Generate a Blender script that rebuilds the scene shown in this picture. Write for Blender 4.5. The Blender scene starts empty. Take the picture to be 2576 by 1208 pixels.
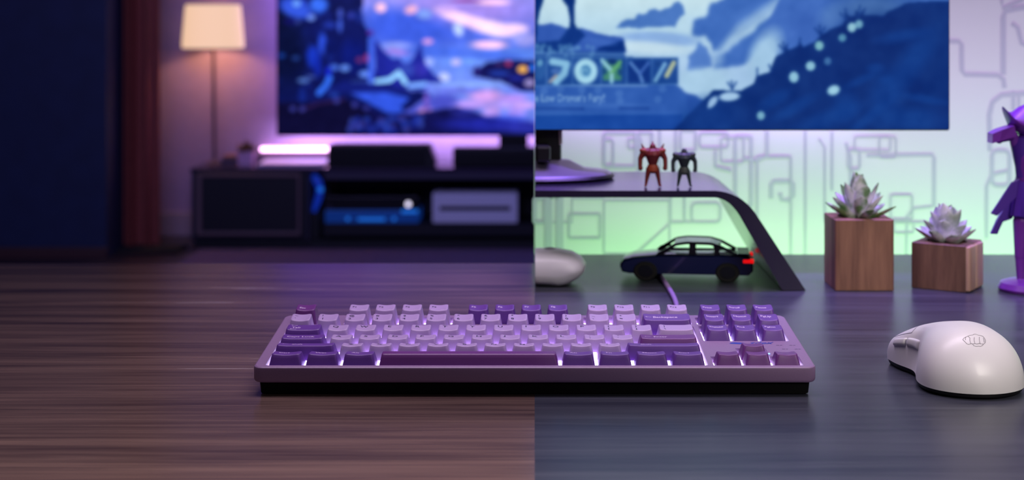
import bpy, bmesh, math, random
import numpy as np
from mathutils import Vector, Matrix, Euler
from mathutils.bvhtree import BVHTree
C = bpy.context.scene.collection
S = bpy.context.scene
PI = math.pi
random.seed(4)
# ---------------------------------------------------------------- camera, world, lights
F = 3820.0        # focal length in pixels of the 2576 px frame
H = 0.24          # eye height over the desk top
PX, PY = 1345.0, 60.0   # principal column / horizon row
cam_d = bpy.data.cameras.new('camera')
cam = bpy.data.objects.new('camera', cam_d); C.objects.link(cam)
cam.location = (0, 0, H); cam.rotation_euler = (PI/2, 0, 0)
cam_d.sensor_fit = 'HORIZONTAL'; cam_d.sensor_width = 36
cam_d.lens = F/2576*36
cam_d.shift_x = (1288-PX)/2576; cam_d.shift_y = -(604-PY)/2576
cam_d.clip_start = 0.05; cam_d.clip_end = 50
cam_d.dof.use_dof = True; cam_d.dof.focus_distance = 1.01
cam_d.dof.aperture_fstop = cam_d.lens/6.6
S.camera = cam
S.view_settings.view_transform = 'Standard'; S.view_settings.look = 'None'
S.view_settings.exposure = 0.0; S.view_settings.gamma = 1.0; S.view_settings.use_curve_mapping = False
w = bpy.data.worlds.new('world'); S.world = w; w.use_nodes = True
w.node_tree.nodes['Background'].inputs[0].default_value = (0.10, 0.09, 0.30, 1)
w.node_tree.nodes['Background'].inputs[1].default_value = 0.055

def area(name, loc, target, sx, sy, power, col, spread=180):
    l = bpy.data.lights.new(name, 'AREA'); l.shape = 'RECTANGLE'; l.size = sx; l.size_y = sy
    l.energy = power; l.color = col; l.spread = math.radians(spread)
    o = bpy.data.objects.new(name, l); C.objects.link(o); o.location = loc
    d = Vector(target)-Vector(loc)
    o.rotation_euler = d.to_track_quat('-Z', 'Y').to_euler()
    return o
# added soft key light hung over the desk, no fixture there
area('desk_key_light', (0.03, 1.13, 0.80), (0.03, 1.05, 0), 0.8, 0.25, 2.6, (0.94, 0.77, 0.97), 110)
# soft lamp behind the viewer, then two added fills near the desk
area('room_lamp_light', (0.45, -0.55, 1.15), (0.20, 1.0, 0), 0.30, 0.30, 1.1, (1.0, 0.94, 0.90))
area('side_fill_light', (0.56, 0.42, 0.50), (0.35, 1.15, 0.03), 0.28, 0.28, 0.40, (1.0, 0.92, 0.86), 46)  # added fill aimed at the mouse and planters, kept off the keyboard
area('foreground_fill_light', (-0.05, 0.66, 0.40), (-0.05, 0.67, 0), 2.4, 0.08, 2.9, (1.0, 0.84, 0.84), 76)  # added strip brightening the near desk, no window there
# green strip lying in the gap behind the desk, lavender panel on the monitor's back, added violet fill above the monitor
area('green_strip_light', (0.60, 1.60, -0.13), (0.60, 1.72, 0.05), 1.18, 0.03, 3.0, (0.34, 1.0, 0.30))
area('monitor_back_light', (0.38, 1.48, 0.195), (0.38, 1.72, 0.12), 0.76, 0.085, 1.25, (0.80, 0.50, 1.0))
area('violet_fill_light', (0.38, 1.41, 0.54), (0.38, 1.42, 0.0), 0.8, 0.04, 2.1, (0.36, 0.18, 1.0), 84)
area('wall_strip_light', (0.19, 1.692, 0.150), (0.19, 1.72, 0.10), 0.36, 0.008, 0.13, (0.62, 0.42, 1.0))
# added blue fill that brightens the living room from the front
area('living_room_fill_light', (-0.8, 2.3, 1.5), (-0.5, 6.1, -0.3), 1.4, 1.0, 45, (0.40, 0.38, 1.0))

# ---------------------------------------------------------------- helpers
def lin(c):
    out = []
    for v in c[:3]:
        v = v/255.0
        out.append(v/12.92 if v <= 0.04045 else ((v+0.055)/1.055)**2.4)
    return tuple(out)
def P(px, py, d):      # point at depth d seen at pixel px, py of the photograph
    return Vector(((px-PX)*d/F, d, H-(py-PY)*d/F))
def desk_d(py, z=0.0): return (H-z)*F/(py-PY)
def mat(name, col, rough=0.5, metal=0.0, emit=None, estr=0.0, spec=0.5, alpha=None, coat=0.0, noise=None, sss=0.0, trans=0.0):
    m = bpy.data.materials.new(name); m.use_nodes = True
    nt = m.node_tree; b = nt.nodes['Principled BSDF']
    b.inputs['Base Color'].default_value = (*lin(col), 1)
    b.inputs['Roughness'].default_value = rough; b.inputs['Metallic'].default_value = metal
    b.inputs['Specular IOR Level'].default_value = spec
    b.inputs['Coat Weight'].default_value = coat
    if trans: b.inputs['Transmission Weight'].default_value = trans
    if emit:
        b.inputs['Emission Color'].default_value = (*lin(emit), 1); b.inputs['Emission Strength'].default_value = estr
    if noise:   # (scale, amount, bump)
        tc = nt.nodes.new('ShaderNodeTexCoord'); n = nt.nodes.new('ShaderNodeTexNoise')
        n.inputs['Scale'].default_value = noise[0]; n.inputs['Detail'].default_value = 5
        nt.links.new(tc.outputs['Object'], n.inputs['Vector'])
        r = nt.nodes.new('ShaderNodeValToRGB')
        a = noise[1]; L = lin(col)
        r.color_ramp.elements[0].position = .3; r.color_ramp.elements[1].position = .7
        r.color_ramp.elements[0].color = (*[v*(1-a) for v in L], 1)
        r.color_ramp.elements[1].color = (*[min(1, v*(1+a)) for v in L], 1)
        nt.links.new(n.outputs['Fac'], r.inputs['Fac']); nt.links.new(r.outputs['Color'], b.inputs['Base Color'])
        if noise[2]:
            bp = nt.nodes.new('ShaderNodeBump'); bp.inputs['Strength'].default_value = noise[2]; bp.inputs['Distance'].default_value = 0.001
            nt.links.new(n.outputs['Fac'], bp.inputs['Height']); nt.links.new(bp.outputs['Normal'], b.inputs['Normal'])
    return m
def wood(name, cols, sc=(2.2, 42, 1.2), rough=(.17, .30), bump=.02, fine=(8, 330, 4), spec=.5, off=(0,0,0)):
    m = bpy.data.materials.new(name); m.use_nodes = True
    nt = m.node_tree; b = nt.nodes['Principled BSDF']; N = nt.nodes.new; L = nt.links.new
    tc = N('ShaderNodeTexCoord')
    def ns(scale, det, dist, rg=.6):
        mp = N('ShaderNodeMapping'); mp.inputs['Scale'].default_value = scale; mp.inputs['Location'].default_value = off
        L(tc.outputs['Object'], mp.inputs['Vector'])
        n = N('ShaderNodeTexNoise'); n.inputs['Scale'].default_value = 1; n.inputs['Detail'].default_value = det
        n.inputs['Distortion'].default_value = dist; n.inputs['Roughness'].default_value = rg
        L(mp.outputs['Vector'], n.inputs['Vector']); return n
    a = ns(sc, 6, .6); f = ns(fine, 4, .3)
    mx = N('ShaderNodeMath'); mx.operation = 'MULTIPLY_ADD'; mx.inputs[1].default_value = .30
    L(f.outputs['Fac'], mx.inputs[0]); 
    m2 = N('ShaderNodeMath'); m2.operation = 'MULTIPLY'; m2.inputs[1].default_value = .70
    L(a.outputs['Fac'], m2.inputs[0]); L(m2.outputs[0], mx.inputs[2])
    r = N('ShaderNodeValToRGB'); L(mx.outputs[0], r.inputs['Fac'])
    els = r.color_ramp.elements
    n = len(cols)
    for i, c in enumerate(cols):
        p = .36+.28*i/(n-1)
        e = els[0] if i == 0 else (els[1] if i == n-1 else els.new(p))
        e.position = p; e.color = (*lin(c), 1)
    L(r.outputs['Color'], b.inputs['Base Color'])
    mr = N('ShaderNodeMapRange'); mr.inputs['To Min'].default_value = rough[0]; mr.inputs['To Max'].default_value = rough[1]
    L(mx.outputs[0], mr.inputs['Value']); L(mr.outputs[0], b.inputs['Roughness'])
    bp = N('ShaderNodeBump'); bp.inputs['Strength'].default_value = bump; bp.inputs['Distance'].default_value = .0006
    L(mx.outputs[0], bp.inputs['Height']); L(bp.outputs['Normal'], b.inputs['Normal'])
    b.inputs['Specular IOR Level'].default_value = spec
    return m
def obj(name, bm, m, parent=None, smooth=False, angle=35):
    me = bpy.data.meshes.new(name)
    bmesh.ops.recalc_face_normals(bm, faces=bm.faces[:])
    bm.to_mesh(me); bm.free()
    for x in (m if isinstance(m, (list, tuple)) else [m]): me.materials.append(x)
    o = bpy.data.objects.new(name, me); C.objects.link(o)
    if parent is not None: o.parent = parent
    if smooth:
        me.polygons.foreach_set('use_smooth', [True]*len(me.polygons))
        if angle: me.set_sharp_from_angle(angle=math.radians(angle))
    return o
def tag(o, label, cat, group=None):
    o['label'] = label; o['category'] = cat
    if group: o['group'] = group
    return o
def thing(name, label, cat, loc=(0,0,0), rot=(0,0,0), group=None):
    o = bpy.data.objects.new(name, None); C.objects.link(o); o.location = loc; o.rotation_euler = rot
    o.empty_display_size = .02
    return tag(o, label, cat, group)
def struct(name, bm, m, **k):
    o = obj(name, bm, m, **k); o['kind'] = 'structure'; return o
def box(bm, x0, x1, y0, y1, z0, z1, bev=0.0, seg=2, mi=0, M=None):
    vs = [bm.verts.new(p) for p in ((x0,y0,z0),(x1,y0,z0),(x1,y1,z0),(x0,y1,z0),(x0,y0,z1),(x1,y0,z1),(x1,y1,z1),(x0,y1,z1))]
    fs = [bm.faces.new([vs[i] for i in q]) for q in ((3,2,1,0),(4,5,6,7),(0,1,5,4),(1,2,6,5),(2,3,7,6),(3,0,4,7))]
    for f in fs: f.material_index = mi
    allv = set(vs)
    if bev:
        es = list({e for f in fs for e in f.edges})
        r = bmesh.ops.bevel(bm, geom=es, offset=bev, segments=seg, affect='EDGES', profile=.5)
        allv = {v for v in r['verts']} | {v for v in allv if v.is_valid}
        for f in r['faces']: f.material_index = mi
    if M is not None: bmesh.ops.transform(bm, matrix=M, verts=[v for v in allv if v.is_valid])
    return bm
def B(*a, **k):
    bm = bmesh.new(); return box(bm, *a, **k)
def loft(bm, rings, cap0=True, cap1=True, mi=0, closed=True):
    R = [[bm.verts.new(p) for p in r] for r in rings]
    n = len(R[0])
    for a, b in zip(R, R[1:]):
        for i in range(n if closed else n-1):
            j = (i+1) % n
            f = bm.faces.new((a[i], a[j], b[j], b[i])); f.material_index = mi
    if cap0: bm.faces.new(R[0][::-1]).material_index = mi
    if cap1: bm.faces.new(R[-1]).material_index = mi
    return R
def circle(cx, cy, z, rx, ry=None, n=32):
    ry = rx if ry is None else ry
    return [(cx+rx*math.cos(2*PI*i/n), cy+ry*math.sin(2*PI*i/n), z) for i in range(n)]
def lathe(bm, prof, cx=0, cy=0, n=32, mi=0, sy=1.0, cap0=True, cap1=True):
    return loft(bm, [circle(cx, cy, z, r, r*sy, n) for r, z in prof], cap0, cap1, mi)
def tube(bm, pts, r, n=10, mi=0, caps=True):
    pts = [Vector(p) for p in pts]; rings = []
    rr = r if isinstance(r, (list, tuple)) else [r]*len(pts)
    prev = None
    for i, p in enumerate(pts):
        t = (pts[min(i+1, len(pts)-1)]-pts[max(i-1, 0)]).normalized()
        if prev is None:
            u = t.cross(Vector((0,0,1)))
            if u.length < 1e-3: u = t.cross(Vector((1,0,0)))
            u.normalize()
        else:
            u = (prev - t*prev.dot(t)).normalized()
        prev = u; v = t.cross(u)
        rings.append([p+(u*math.cos(2*PI*k/n)+v*math.sin(2*PI*k/n))*rr[i] for k in range(n)])
    return loft(bm, rings, caps, caps, mi)
def rrect(x0, x1, y0, y1, r, z=None, seg=4):
    out = []
    for cx, cy, a in ((x1-r, y1-r, 0), (x0+r, y1-r, 90), (x0+r, y0+r, 180), (x1-r, y0+r, 270)):
        for i in range(seg+1):
            t = math.radians(a+90*i/seg)
            p = (cx+r*math.cos(t), cy+r*math.sin(t))
            out.append(p if z is None else (*p, z))
    return out
def prism(bm, poly, axis, a0, a1, mi=0, bev=0):
    # extrude 2D polygon along axis ('y': poly is x,z ; 'z': poly is x,y ; 'x': poly is y,z)
    def pt(p, a):
        return {'y': (p[0], a, p[1]), 'z': (p[0], p[1], a), 'x': (a, p[0], p[1])}[axis]
    R = loft(bm, [[pt(p, a0) for p in poly], [pt(p, a1) for p in poly]], mi=mi)
    return R
_txt = {}
def text_geo(s, size, bold=0.0):
    key = (s, size, bold)
    if key in _txt: return _txt[key]
    cu = bpy.data.curves.new('t', 'FONT'); cu.body = s; cu.size = size; cu.resolution_u = 3; cu.offset = bold; cu.fill_mode = 'FRONT'
    o = bpy.data.objects.new('t', cu); C.objects.link(o)
    dg = bpy.context.evaluated_depsgraph_get()
    me = o.evaluated_get(dg).to_mesh()
    vs = [tuple(v.co) for v in me.vertices]; fs = [tuple(p.vertices) for p in me.polygons]
    o.evaluated_get(dg).to_mesh_clear()
    bpy.data.objects.remove(o); bpy.data.curves.remove(cu)
    _txt[key] = (vs, fs); return vs, fs

# ---------------------------------------------------------------- painter for what the two screens show
class Canvas:
    def __init__(s, x0, x1, y0, y1, step, col=(0,0,0)):
        s.x0, s.y0, s.step = x0, y0, step
        s.nx = int(round((x1-x0)/step))+1; s.ny = int(round((y1-y0)/step))+1
        s.X, s.Y = np.meshgrid(x0+np.arange(s.nx)*(x1-x0)/(s.nx-1), y0+np.arange(s.ny)*(y1-y0)/(s.ny-1))
        s.A = np.zeros((s.ny, s.nx, 3)); s.A[:] = col
        s.T = None      # optional transform of input coordinates
    def tr(s, x, y): return s.T(x, y) if s.T else (x, y)
    def blend(s, mask, col, a=1.0):
        m = (mask*a)[..., None]; s.A = s.A*(1-m)+np.array(col, float)*m
    def grad(s, stops):
        ys = [s.tr(0, k)[1] for k, _ in stops]
        for c in range(3): s.A[..., c] = np.interp(s.Y, ys, [q[c] for _, q in stops])
    def ell(s, x, y, rx, ry, col, rot=0, a=1.0, soft=.45):
        k = s.k if s.T else 1.0
        x, y = s.tr(x, y); rx *= k; ry *= k
        t = math.radians(rot); dx, dy = s.X-x, s.Y-y
        u = (dx*math.cos(t)+dy*math.sin(t))/rx; v = (-dx*math.sin(t)+dy*math.cos(t))/ry
        r = np.sqrt(u*u+v*v)
        s.blend(np.clip((1+soft/2-r)/soft, 0, 1), col, a)
    def poly(s, pts, col, a=1.0, blur=1, rough=0, seed=1):
        pts = [s.tr(*p) for p in pts]
        X, Y = s.X, s.Y
        if rough:
            X = X+s.noise(26, seed)*rough; Y = Y+s.noise(26, seed+50)*rough
        ins = np.zeros(X.shape, bool); n = len(pts)
        for i in range(n):
            (xa, ya), (xb, yb) = pts[i], pts[(i+1) % n]
            if ya == yb: continue
            c = ((ya > Y) != (yb > Y)) & (X < (xb-xa)*(Y-ya)/(yb-ya)+xa)
            ins ^= c
        m = ins.astype(float)
        for _ in range(blur): m = s.box3(m)
        s.blend(m, col, a)
    def line(s, pts, wd, col, a=1.0, soft=.5):
        k = s.k if s.T else 1.0
        wd = wd*k; pts = [s.tr(*p) for p in pts]; best = np.full(s.X.shape, 1e9)
        for (xa, ya), (xb, yb) in zip(pts, pts[1:]):
            dx, dy = xb-xa, yb-ya; L = dx*dx+dy*dy+1e-9
            t = np.clip(((s.X-xa)*dx+(s.Y-ya)*dy)/L, 0, 1)
            best = np.minimum(best, np.hypot(s.X-xa-t*dx, s.Y-ya-t*dy))
        s.blend(np.clip((wd/2*(1+soft/2)-best)/(wd/2*soft), 0, 1), col, a)
    def box3(s, m):
        p = np.pad(m, 1, mode='edge')
        return (p[:-2, 1:-1]+p[2:, 1:-1]+p[1:-1, :-2]+p[1:-1, 2:]+2*p[1:-1, 1:-1])/6
    def noise(s, scale, seed):
        rg = np.random.RandomState(seed); out = np.zeros(s.X.shape); amp = 1.0
        for o in range(3):
            sc = scale/2**o
            gx = (s.X-s.X.min())/sc; gy = (s.Y-s.Y.min())/sc
            G = rg.rand(int(gy.max())+3, int(gx.max())+3)*2-1
            ix = gx.astype(int); iy = gy.astype(int); fx = gx-ix; fy = gy-iy
            fx = fx*fx*(3-2*fx); fy = fy*fy*(3-2*fy)
            out += amp*((G[iy, ix]*(1-fx)+G[iy, ix+1]*fx)*(1-fy)+(G[iy+1, ix]*(1-fx)+G[iy+1, ix+1]*fx)*fy)
            amp *= .5
        return out
    def blur(s, n):
        for _ in range(n):
            for c in range(3): s.A[..., c] = s.box3(s.A[..., c])
    def mesh(s, name, d, estr, parent, rough=.25):
        # a flat picture of the canvas at depth d, as a finely divided sheet with its own colours
        ny, nx = s.ny, s.nx
        X = (s.X-PX)*d/F; Z = H-(s.Y-PY)*d/F
        co = np.stack([X, np.full_like(X, d), Z], -1).reshape(-1, 3)
        i = np.arange(ny*nx).reshape(ny, nx)
        q = np.stack([i[1:, :-1], i[1:, 1:], i[:-1, 1:], i[:-1, :-1]], -1).reshape(-1, 4)
        me = bpy.data.meshes.new(name); me.from_pydata(co.tolist(), [], q.tolist())
        at = me.color_attributes.new('picture', 'FLOAT_COLOR', 'POINT')
        v = np.clip(s.A/255, 0, 1).reshape(-1, 3)
        l = np.where(v <= .04045, v/12.92, ((v+.055)/1.055)**2.4)
        at.data.foreach_set('color', np.concatenate([l, np.ones((len(l), 1))], 1).astype(np.float32).ravel())
        m = bpy.data.materials.new(name); m.use_nodes = True; nt = m.node_tree; b = nt.nodes['Principled BSDF']
        b.inputs['Base Color'].default_value = (.004, .004, .006, 1); b.inputs['Roughness'].default_value = rough
        b.inputs['Specular IOR Level'].default_value = .2
        a = nt.nodes.new('ShaderNodeAttribute'); a.attribute_name = 'picture'
        nt.links.new(a.outputs['Color'], b.inputs['Emission Color']); b.inputs['Emission Strength'].default_value = estr
        me.materials.append(m)
        o = bpy.data.objects.new(name, me); C.objects.link(o); o.parent = parent
        return o

# ---------------------------------------------------------------- setting
FZ = -0.65
WB = 6.38
m_wall = mat('painted_plaster', (150, 128, 160), .8, noise=(30, .04, .1))
m_floor = wood('dark_floor_boards', [(30, 26, 34), (48, 42, 54), (64, 56, 66)], sc=(.8, 9, .8), rough=(.30, .45), fine=(3, 80, 3), bump=.05)
m_navy = mat('navy_paint', (26, 38, 72), .7, noise=(12, .12, .1))
m_skirt = mat('skirting_paint', (150, 130, 140), .6)
m_skirt2 = mat('dark_wood_skirting', (70, 42, 40), .5)
struct('floor', B(-4.5, 2.5, -1.6, WB+.1, FZ-.05, FZ), m_floor)
struct('wall_back', B(-4.5, 2.5, WB, WB+.12, FZ, 1.9), m_wall)
struct('baseboard_back', B(-2.6, 2.5, WB-.02, WB, FZ, FZ+.10, bev=.004), m_skirt)
xl = P(268, 0, 5.75).x
struct('wall_left', B(-4.5, xl, 5.75, WB, FZ, 1.9), m_navy)
struct('baseboard_left', B(-4.5, xl+.004, 5.73, 5.75, FZ, FZ+.045, bev=.004), m_skirt2)

# near wall with line drawing, standing off the right-hand desk
WD = 1.72
m_wallr = mat('white_printed_wall', (200, 198, 206), .75)
m_line = mat('grey_ink_line', (172, 170, 188), .8)
bm = bmesh.new()
box(bm, 0.0, 1.5, WD, WD+.05, FZ, 1.0)
_ns = [0]
def stroke(pts, wpx, closed=False):
    _ns[0] += 1; d = WD-.0004-_ns[0]*2e-5
    Q = [Vector(((x-PX)*d/F, H-(y-PY)*d/F)) for x, y in pts]
    wd = wpx*1.35*d/F/2; n = len(Q); L = []; R = []
    for i, p in enumerate(Q):
        a = Q[i-1] if (i or closed) else Q[i]; b = Q[(i+1) % n] if (i < n-1 or closed) else Q[i]
        t = (b-a).normalized(); nn = Vector((-t.y, t.x))
        L.append(bm.verts.new((p.x+nn.x*wd, d, p.y+nn.y*wd))); R.append(bm.verts.new((p.x-nn.x*wd, d, p.y-nn.y*wd)))
    for i in range(n if closed else n-1):
        j = (i+1) % n
        f = bm.faces.new((L[i], L[j], R[j], R[i])); f.material_index = 1
def rr(x0, x1, y0, y1, r, wpx): stroke(rrect(x0, x1, y0, y1, min(r, (x1-x0)/2.1, (y1-y0)/2.1)), wpx, True)
stroke([(2380,104),(2412,105),(2419,112),(2420,178),(2427,188),(2510,190),(2524,200),(2527,222)], 9)
stroke([(2524,188),(2524,45),(2530,28),(2600,14)], 10)
stroke([(2520,0),(2522,22),(2600,-12)], 7)
stroke([(2490,380),(2489,290),(2497,258),(2520,240),(2620,233)], 9)
stroke([(2549,230),(2549,278)], 7); stroke([(2563,232),(2563,280)], 5)
stroke([(2545,60),(2560,70),(2570,110),(2600,120)], 8)
stroke([(1940,500),(1940,466),(1947,457),(1990,457),(1996,464),(1996,492),(1984,505),(1966,503),(1962,486)], 8)
stroke([(2026,330),(2026,640)], 5)
stroke([(2180,392),(2346,390),(2350,398),(2350,520)], 7)
stroke([(2093,332),(2093,480)], 5); stroke([(2128,360),(2140,400),(2140,470)], 6)
stroke([(2060,350),(2075,372),(2075,560)], 4)
stroke([(2280,640),(2282,545),(2300,525),(2345,520)], 5)
stroke([(2482,600),(2482,470),(2496,440),(2540,430)], 6)
rr(2496, 2540, 380, 468, 14, 7)
rr(1520, 1685, 505, 640, 5, 4); rr(1380, 1408, 490, 640, 3, 14); rr(1432, 1510, 540, 600, 4, 5)
rr(1687, 1722, 490, 560, 4, 5); rr(1740, 1812, 512, 560, 12, 5); rr(1345, 1372, 500, 560, 4, 8)
stroke([(1345,560),(1440,560),(1440,500),(1520,500)], 4); stroke([(1600,640),(1690,560),(1800,560)], 4)
rr(1520, 1600, 335, 420, 8, 6); rr(1607, 1640, 335, 480, 3, 6); rr(1660, 1700, 300, 460, 10, 5)
rr(1712, 1750, 330, 380, 5, 5); rr(1760, 1832, 336, 372, 8, 4); rr(1850, 1890, 345, 520, 4, 6)
rr(1905, 1990, 395, 660, 5, 4); stroke([(1870,400),(1905,405),(1930,390),(1930,330)], 6)
stroke([(1800,380),(1800,420),(1840,430)], 5)
rr(2210, 2330, 560, 660, 8, 4); rr(2150, 2240, 345, 380, 6, 3)
for i in range(7):
    x = random.uniform(1350, 2330); y = random.uniform(320, 620); a = random.uniform(14, 60); b = random.uniform(14, 70)
    rr(x, x+a, y, y+b, random.uniform(2, 10), random.uniform(2.5, 4.5))
for i in range(10):
    x = random.uniform(2400, 3000); y = random.uniform(-120, 560); a = random.uniform(20, 80); b = random.uniform(20, 90)
    if x > 2590: rr(x, x+a, y, y+b, 8, 6)
struct('wall_right', bm, [m_wallr, m_line])

# ---------------------------------------------------------------- desks
m_dl = wood('walnut_veneer', [(58, 44, 46), (88, 70, 66), (108, 86, 78), (128, 104, 94)], off=(0,0,0), rough=(.15,.25))
m_dr = wood('charcoal_oak_veneer', [(44, 46, 58), (58, 60, 72), (72, 74, 84)], off=(3,1,0), rough=(.24,.36), spec=.22)
m_black = mat('black_plastic', (14, 14, 16), .5)
m_leg = mat('black_steel', (20, 20, 22), .4, .6)
def desk(x0, x1, y1, label, m):
    t = thing('desk', label, 'desk', ((x0+x1)/2, 0, FZ))
    cx = (x0+x1)/2
    o = obj('tabletop', B(x0-cx, x1-cx, .42, y1, -FZ-.028, -FZ), m, t)
    for sx in (x0-cx+.06, x1-cx-.06):
        for y in (.5, y1-.1):
            obj('leg', B(sx-.025, sx+.025, y-.025, y+.025, 0, -FZ-.029), m_leg, t)
    return t
desk(-1.3, 0, desk_d(663), 'brown walnut desk top filling the left half, under the escape key end of the keyboard', m_dl)
desk(0, 1.4, desk_d(640), 'dark grey-blue wood desk top on the right, carrying the white mouse and planters', m_dr)

# ---------------------------------------------------------------- television and media console
m_bez = mat('tv_black', (8, 8, 12), .35)
TVD = 6.20
tvx0, tvx1 = P(695, 0, TVD).x, P(695, 0, TVD).x+1.95
zb = P(0, 343, TVD).z; zt = zb+1.10
tv = thing('television', 'large flat television showing a blue and pink fantasy landscape, above the media console', 'television', (0, 0, 0))
bm = bmesh.new(); box(bm, tvx0, tvx1, TVD, TVD+.05, zb, zt, bev=.004)
tv_body = obj('bezel', bm, m_bez, tv)
pxr = PX+tvx1*F/TVD-2; pyt = PY+(H-zt)*F/TVD+4
cv = Canvas(698, pxr, pyt, 339, 2.5)
k = 680/2282; cv.k = k; cv.T = lambda x, y: (680+x*k, y*k)
cv.grad([(-2000, (40,34,110)), (-620, (52,46,130)), (-250, (160,130,215)), (0, (150,150,232)), (300, (92,118,222)), (520, (112,145,232)), (700, (125,150,236)), (900, (95,105,210)), (1140, (45,48,140))])
cv.ell(500, -1060, 560, 700, (132,74,220), 0, .85, 1.3); cv.ell(2000, -1000, 500, 300, (90,60,150), 0, .7, 1.2)  # unseen upper picture, coloured for its reflection in the left desk
cv.ell(1150, 230, 420, 150, (74,106,220), 5, soft=.8)
cv.ell(1700, 60, 480, 140, (178,150,232), 8, .8, soft=1.2)
for a in [(1640,165,230,48,(252,214,244),18),(1880,240,190,62,(255,222,248),14),(2060,245,120,45,(246,215,248),0),(1850,378,150,34,(255,208,240),0),
          (745,5,40,35,(248,205,228),0),(932,65,46,40,(250,200,222),0),(1190,82,55,34,(244,188,214),-15),(1330,350,45,24,(214,164,222),0),
          (1880,18,140,24,(250,205,235),0),(1060,385,130,30,(146,160,234),0),(1080,440,110,26,(168,140,226),8),(1585,250,38,58,(196,214,252),-25),
          (1300,120,60,40,(140,170,240),0),(1480,80,90,30,(205,175,235),0),(1650,5,110,14,(150,70,150),0),(1420,440,250,40,(84,120,226),0),
          (2080,460,180,40,(110,150,236),0),(1900,470,260,26,(84,120,226),0),(1640,520,160,26,(120,160,240),0),(1570,525,42,28,(200,192,240),0),
          (1340,522,40,34,(165,180,242),0),(2150,330,100,60,(170,170,240),0)]:
    cv.ell(a[0],a[1],a[2],a[3],a[4],a[5],.95,.7)
cv.poly([(880,330),(960,430),(1030,490),(1100,480),(1150,540),(1225,470),(1265,360),(1300,480),(1320,560),(1460,690),(1400,760),(880,740)], (38,48,156), blur=2, rough=4)
cv.ell(1150,590,90,50,(80,110,200),0,.6,.9)
cv.poly([(-60,-240),(760,-240),(785,180),(850,300),(880,640),(960,700),(1150,760),(1400,800),(1100,960),(900,1150),(-60,1150)], (18,30,104), blur=2, rough=5, seed=7)
for i in range(70):
    qx, qy = random.Random(i).uniform(0, 760), random.Random(i+500).uniform(0, 760)
    cv.ell(qx, qy, random.Random(i+9).uniform(12, 44), random.Random(i+7).uniform(18, 70), ((10,18,66),(34,58,160),(14,26,96),(52,84,196))[i % 4], random.Random(i+3).uniform(-40, 40), .45, .9)
cv.ell(130,420,170,330,(9,20,64),0,.9,.9); cv.ell(90,160,90,90,(8,16,56),0,.8,.8); cv.ell(620,60,120,70,(18,28,92),0,.8,.8)
cv.ell(215,70,140,80,(66,102,222),20,1,.6); cv.ell(222,30,34,28,(120,168,245)); cv.ell(410,40,75,62,(70,122,236),0,1,.6); cv.ell(170,180,60,30,(24,24,120),0,.7)
for a in [(590,110,22,40,(82,100,196)),(588,215,20,60,(76,104,208)),(680,130,26,30,(60,72,170)),(345,148,34,26,(122,152,232)),(232,178,24,24,(58,74,150)),
          (500,210,60,30,(40,62,160)),(440,370,34,90,(56,92,214)),(360,480,55,90,(30,64,186)),(400,560,30,80,(24,50,170)),(700,480,110,140,(16,34,126)),
          (520,400,60,70,(14,28,104)),(752,505,30,24,(120,56,120)),(815,490,22,36,(160,62,124)),(843,275,26,22,(104,60,172)),(95,470,34,20,(28,70,150)),(215,490,34,20,(40,70,140)),
          (540,570,40,26,(80,118,208)),(630,575,42,28,(112,152,232)),(490,610,26,50,(30,50,200)),(280,680,50,22,(92,124,192)),(340,650,40,16,(70,90,160)),(800,625,54,26,(112,150,236)),
          (270,810,30,80,(26,50,140)),(540,800,40,24,(40,70,160)),(1155,500,40,30,(96,130,225)),(1270,590,60,60,(62,60,175))]:
    cv.ell(*a, 0, .95, .7)
cv.line([(850,330),(850,690)], 50, (78,112,226), .95, .8)
cv.line([(500,660),(470,720),(412,785)], 50, (62,118,228), 1, .7)
cv.line([(700,700),(960,690),(1080,620),(1140,700)], 42, (150,200,250), .25, .8)
cv.line([(900,690),(1010,675),(1085,615),(1140,695)], 44, (152,204,252), 1, .6)
cv.line([(1175,725),(1310,712)], 46, (132,174,246), 1, .7)
cv.ell(1470,650,46,34,(196,206,248),20)
cv.poly([(600,690),(1000,710),(1150,760),(1200,800),(700,790),(480,760)], (26,40,130), blur=2)
# water and pink reflections
cv.poly([(1320,700),(2300,690),(2300,1060),(1900,1000),(1600,900),(1380,840),(1320,760)], (124,146,234), blur=3)
for a in [(1700,715,300,22,(150,180,244)),(1820,810,140,55,(214,164,226)),(2050,830,120,30,(190,150,232)),(1700,880,170,34,(192,158,232)),(2000,880,180,34,(186,160,238)),
          (1870,945,75,44,(196,160,230)),(2080,945,80,36,(176,150,234)),(2150,890,90,26,(206,168,232)),(1990,1010,200,40,(86,110,224)),(1460,850,120,60,(86,92,200)),
          (1310,950,62,46,(206,150,200)),(1320,870,24,100,(126,100,200)),(1600,760,180,26,(120,130,226)),(2130,740,80,26,(140,110,210))]:
    cv.ell(*a, 0, .9, .8)
cv.poly([(1720,600),(1780,560),(1840,520),(2000,505),(2300,520),(2300,770),(2130,775),(1950,690),(1790,660),(1710,640)], (26,28,98), blur=2, rough=2)
for a in [(2130,585,42,30,(248,192,104)),(2010,535,28,24,(160,66,116)),(2188,700,44,32,(156,146,196)),(2215,572,28,28,(50,132,242)),(1930,620,90,22,(44,72,168)),(1930,540,30,20,(70,50,110)),(1740,600,26,40,(50,40,120)),(2080,660,70,20,(40,50,150))]:
    cv.ell(*a, 0, 1, .6)
cv.poly([(670,780),(1000,785),(1180,830),(1100,900),(1140,950),(1000,960),(870,890)], (62,98,218), blur=3)
cv.poly([(-60,930),(240,930),(330,880),(640,840),(800,880),(950,965),(1200,960),(1400,920),(1600,900),(1750,960),(1900,1010),(2300,1060),(2300,1180),(-60,1180)], (22,24,92), blur=3, rough=3)
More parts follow.
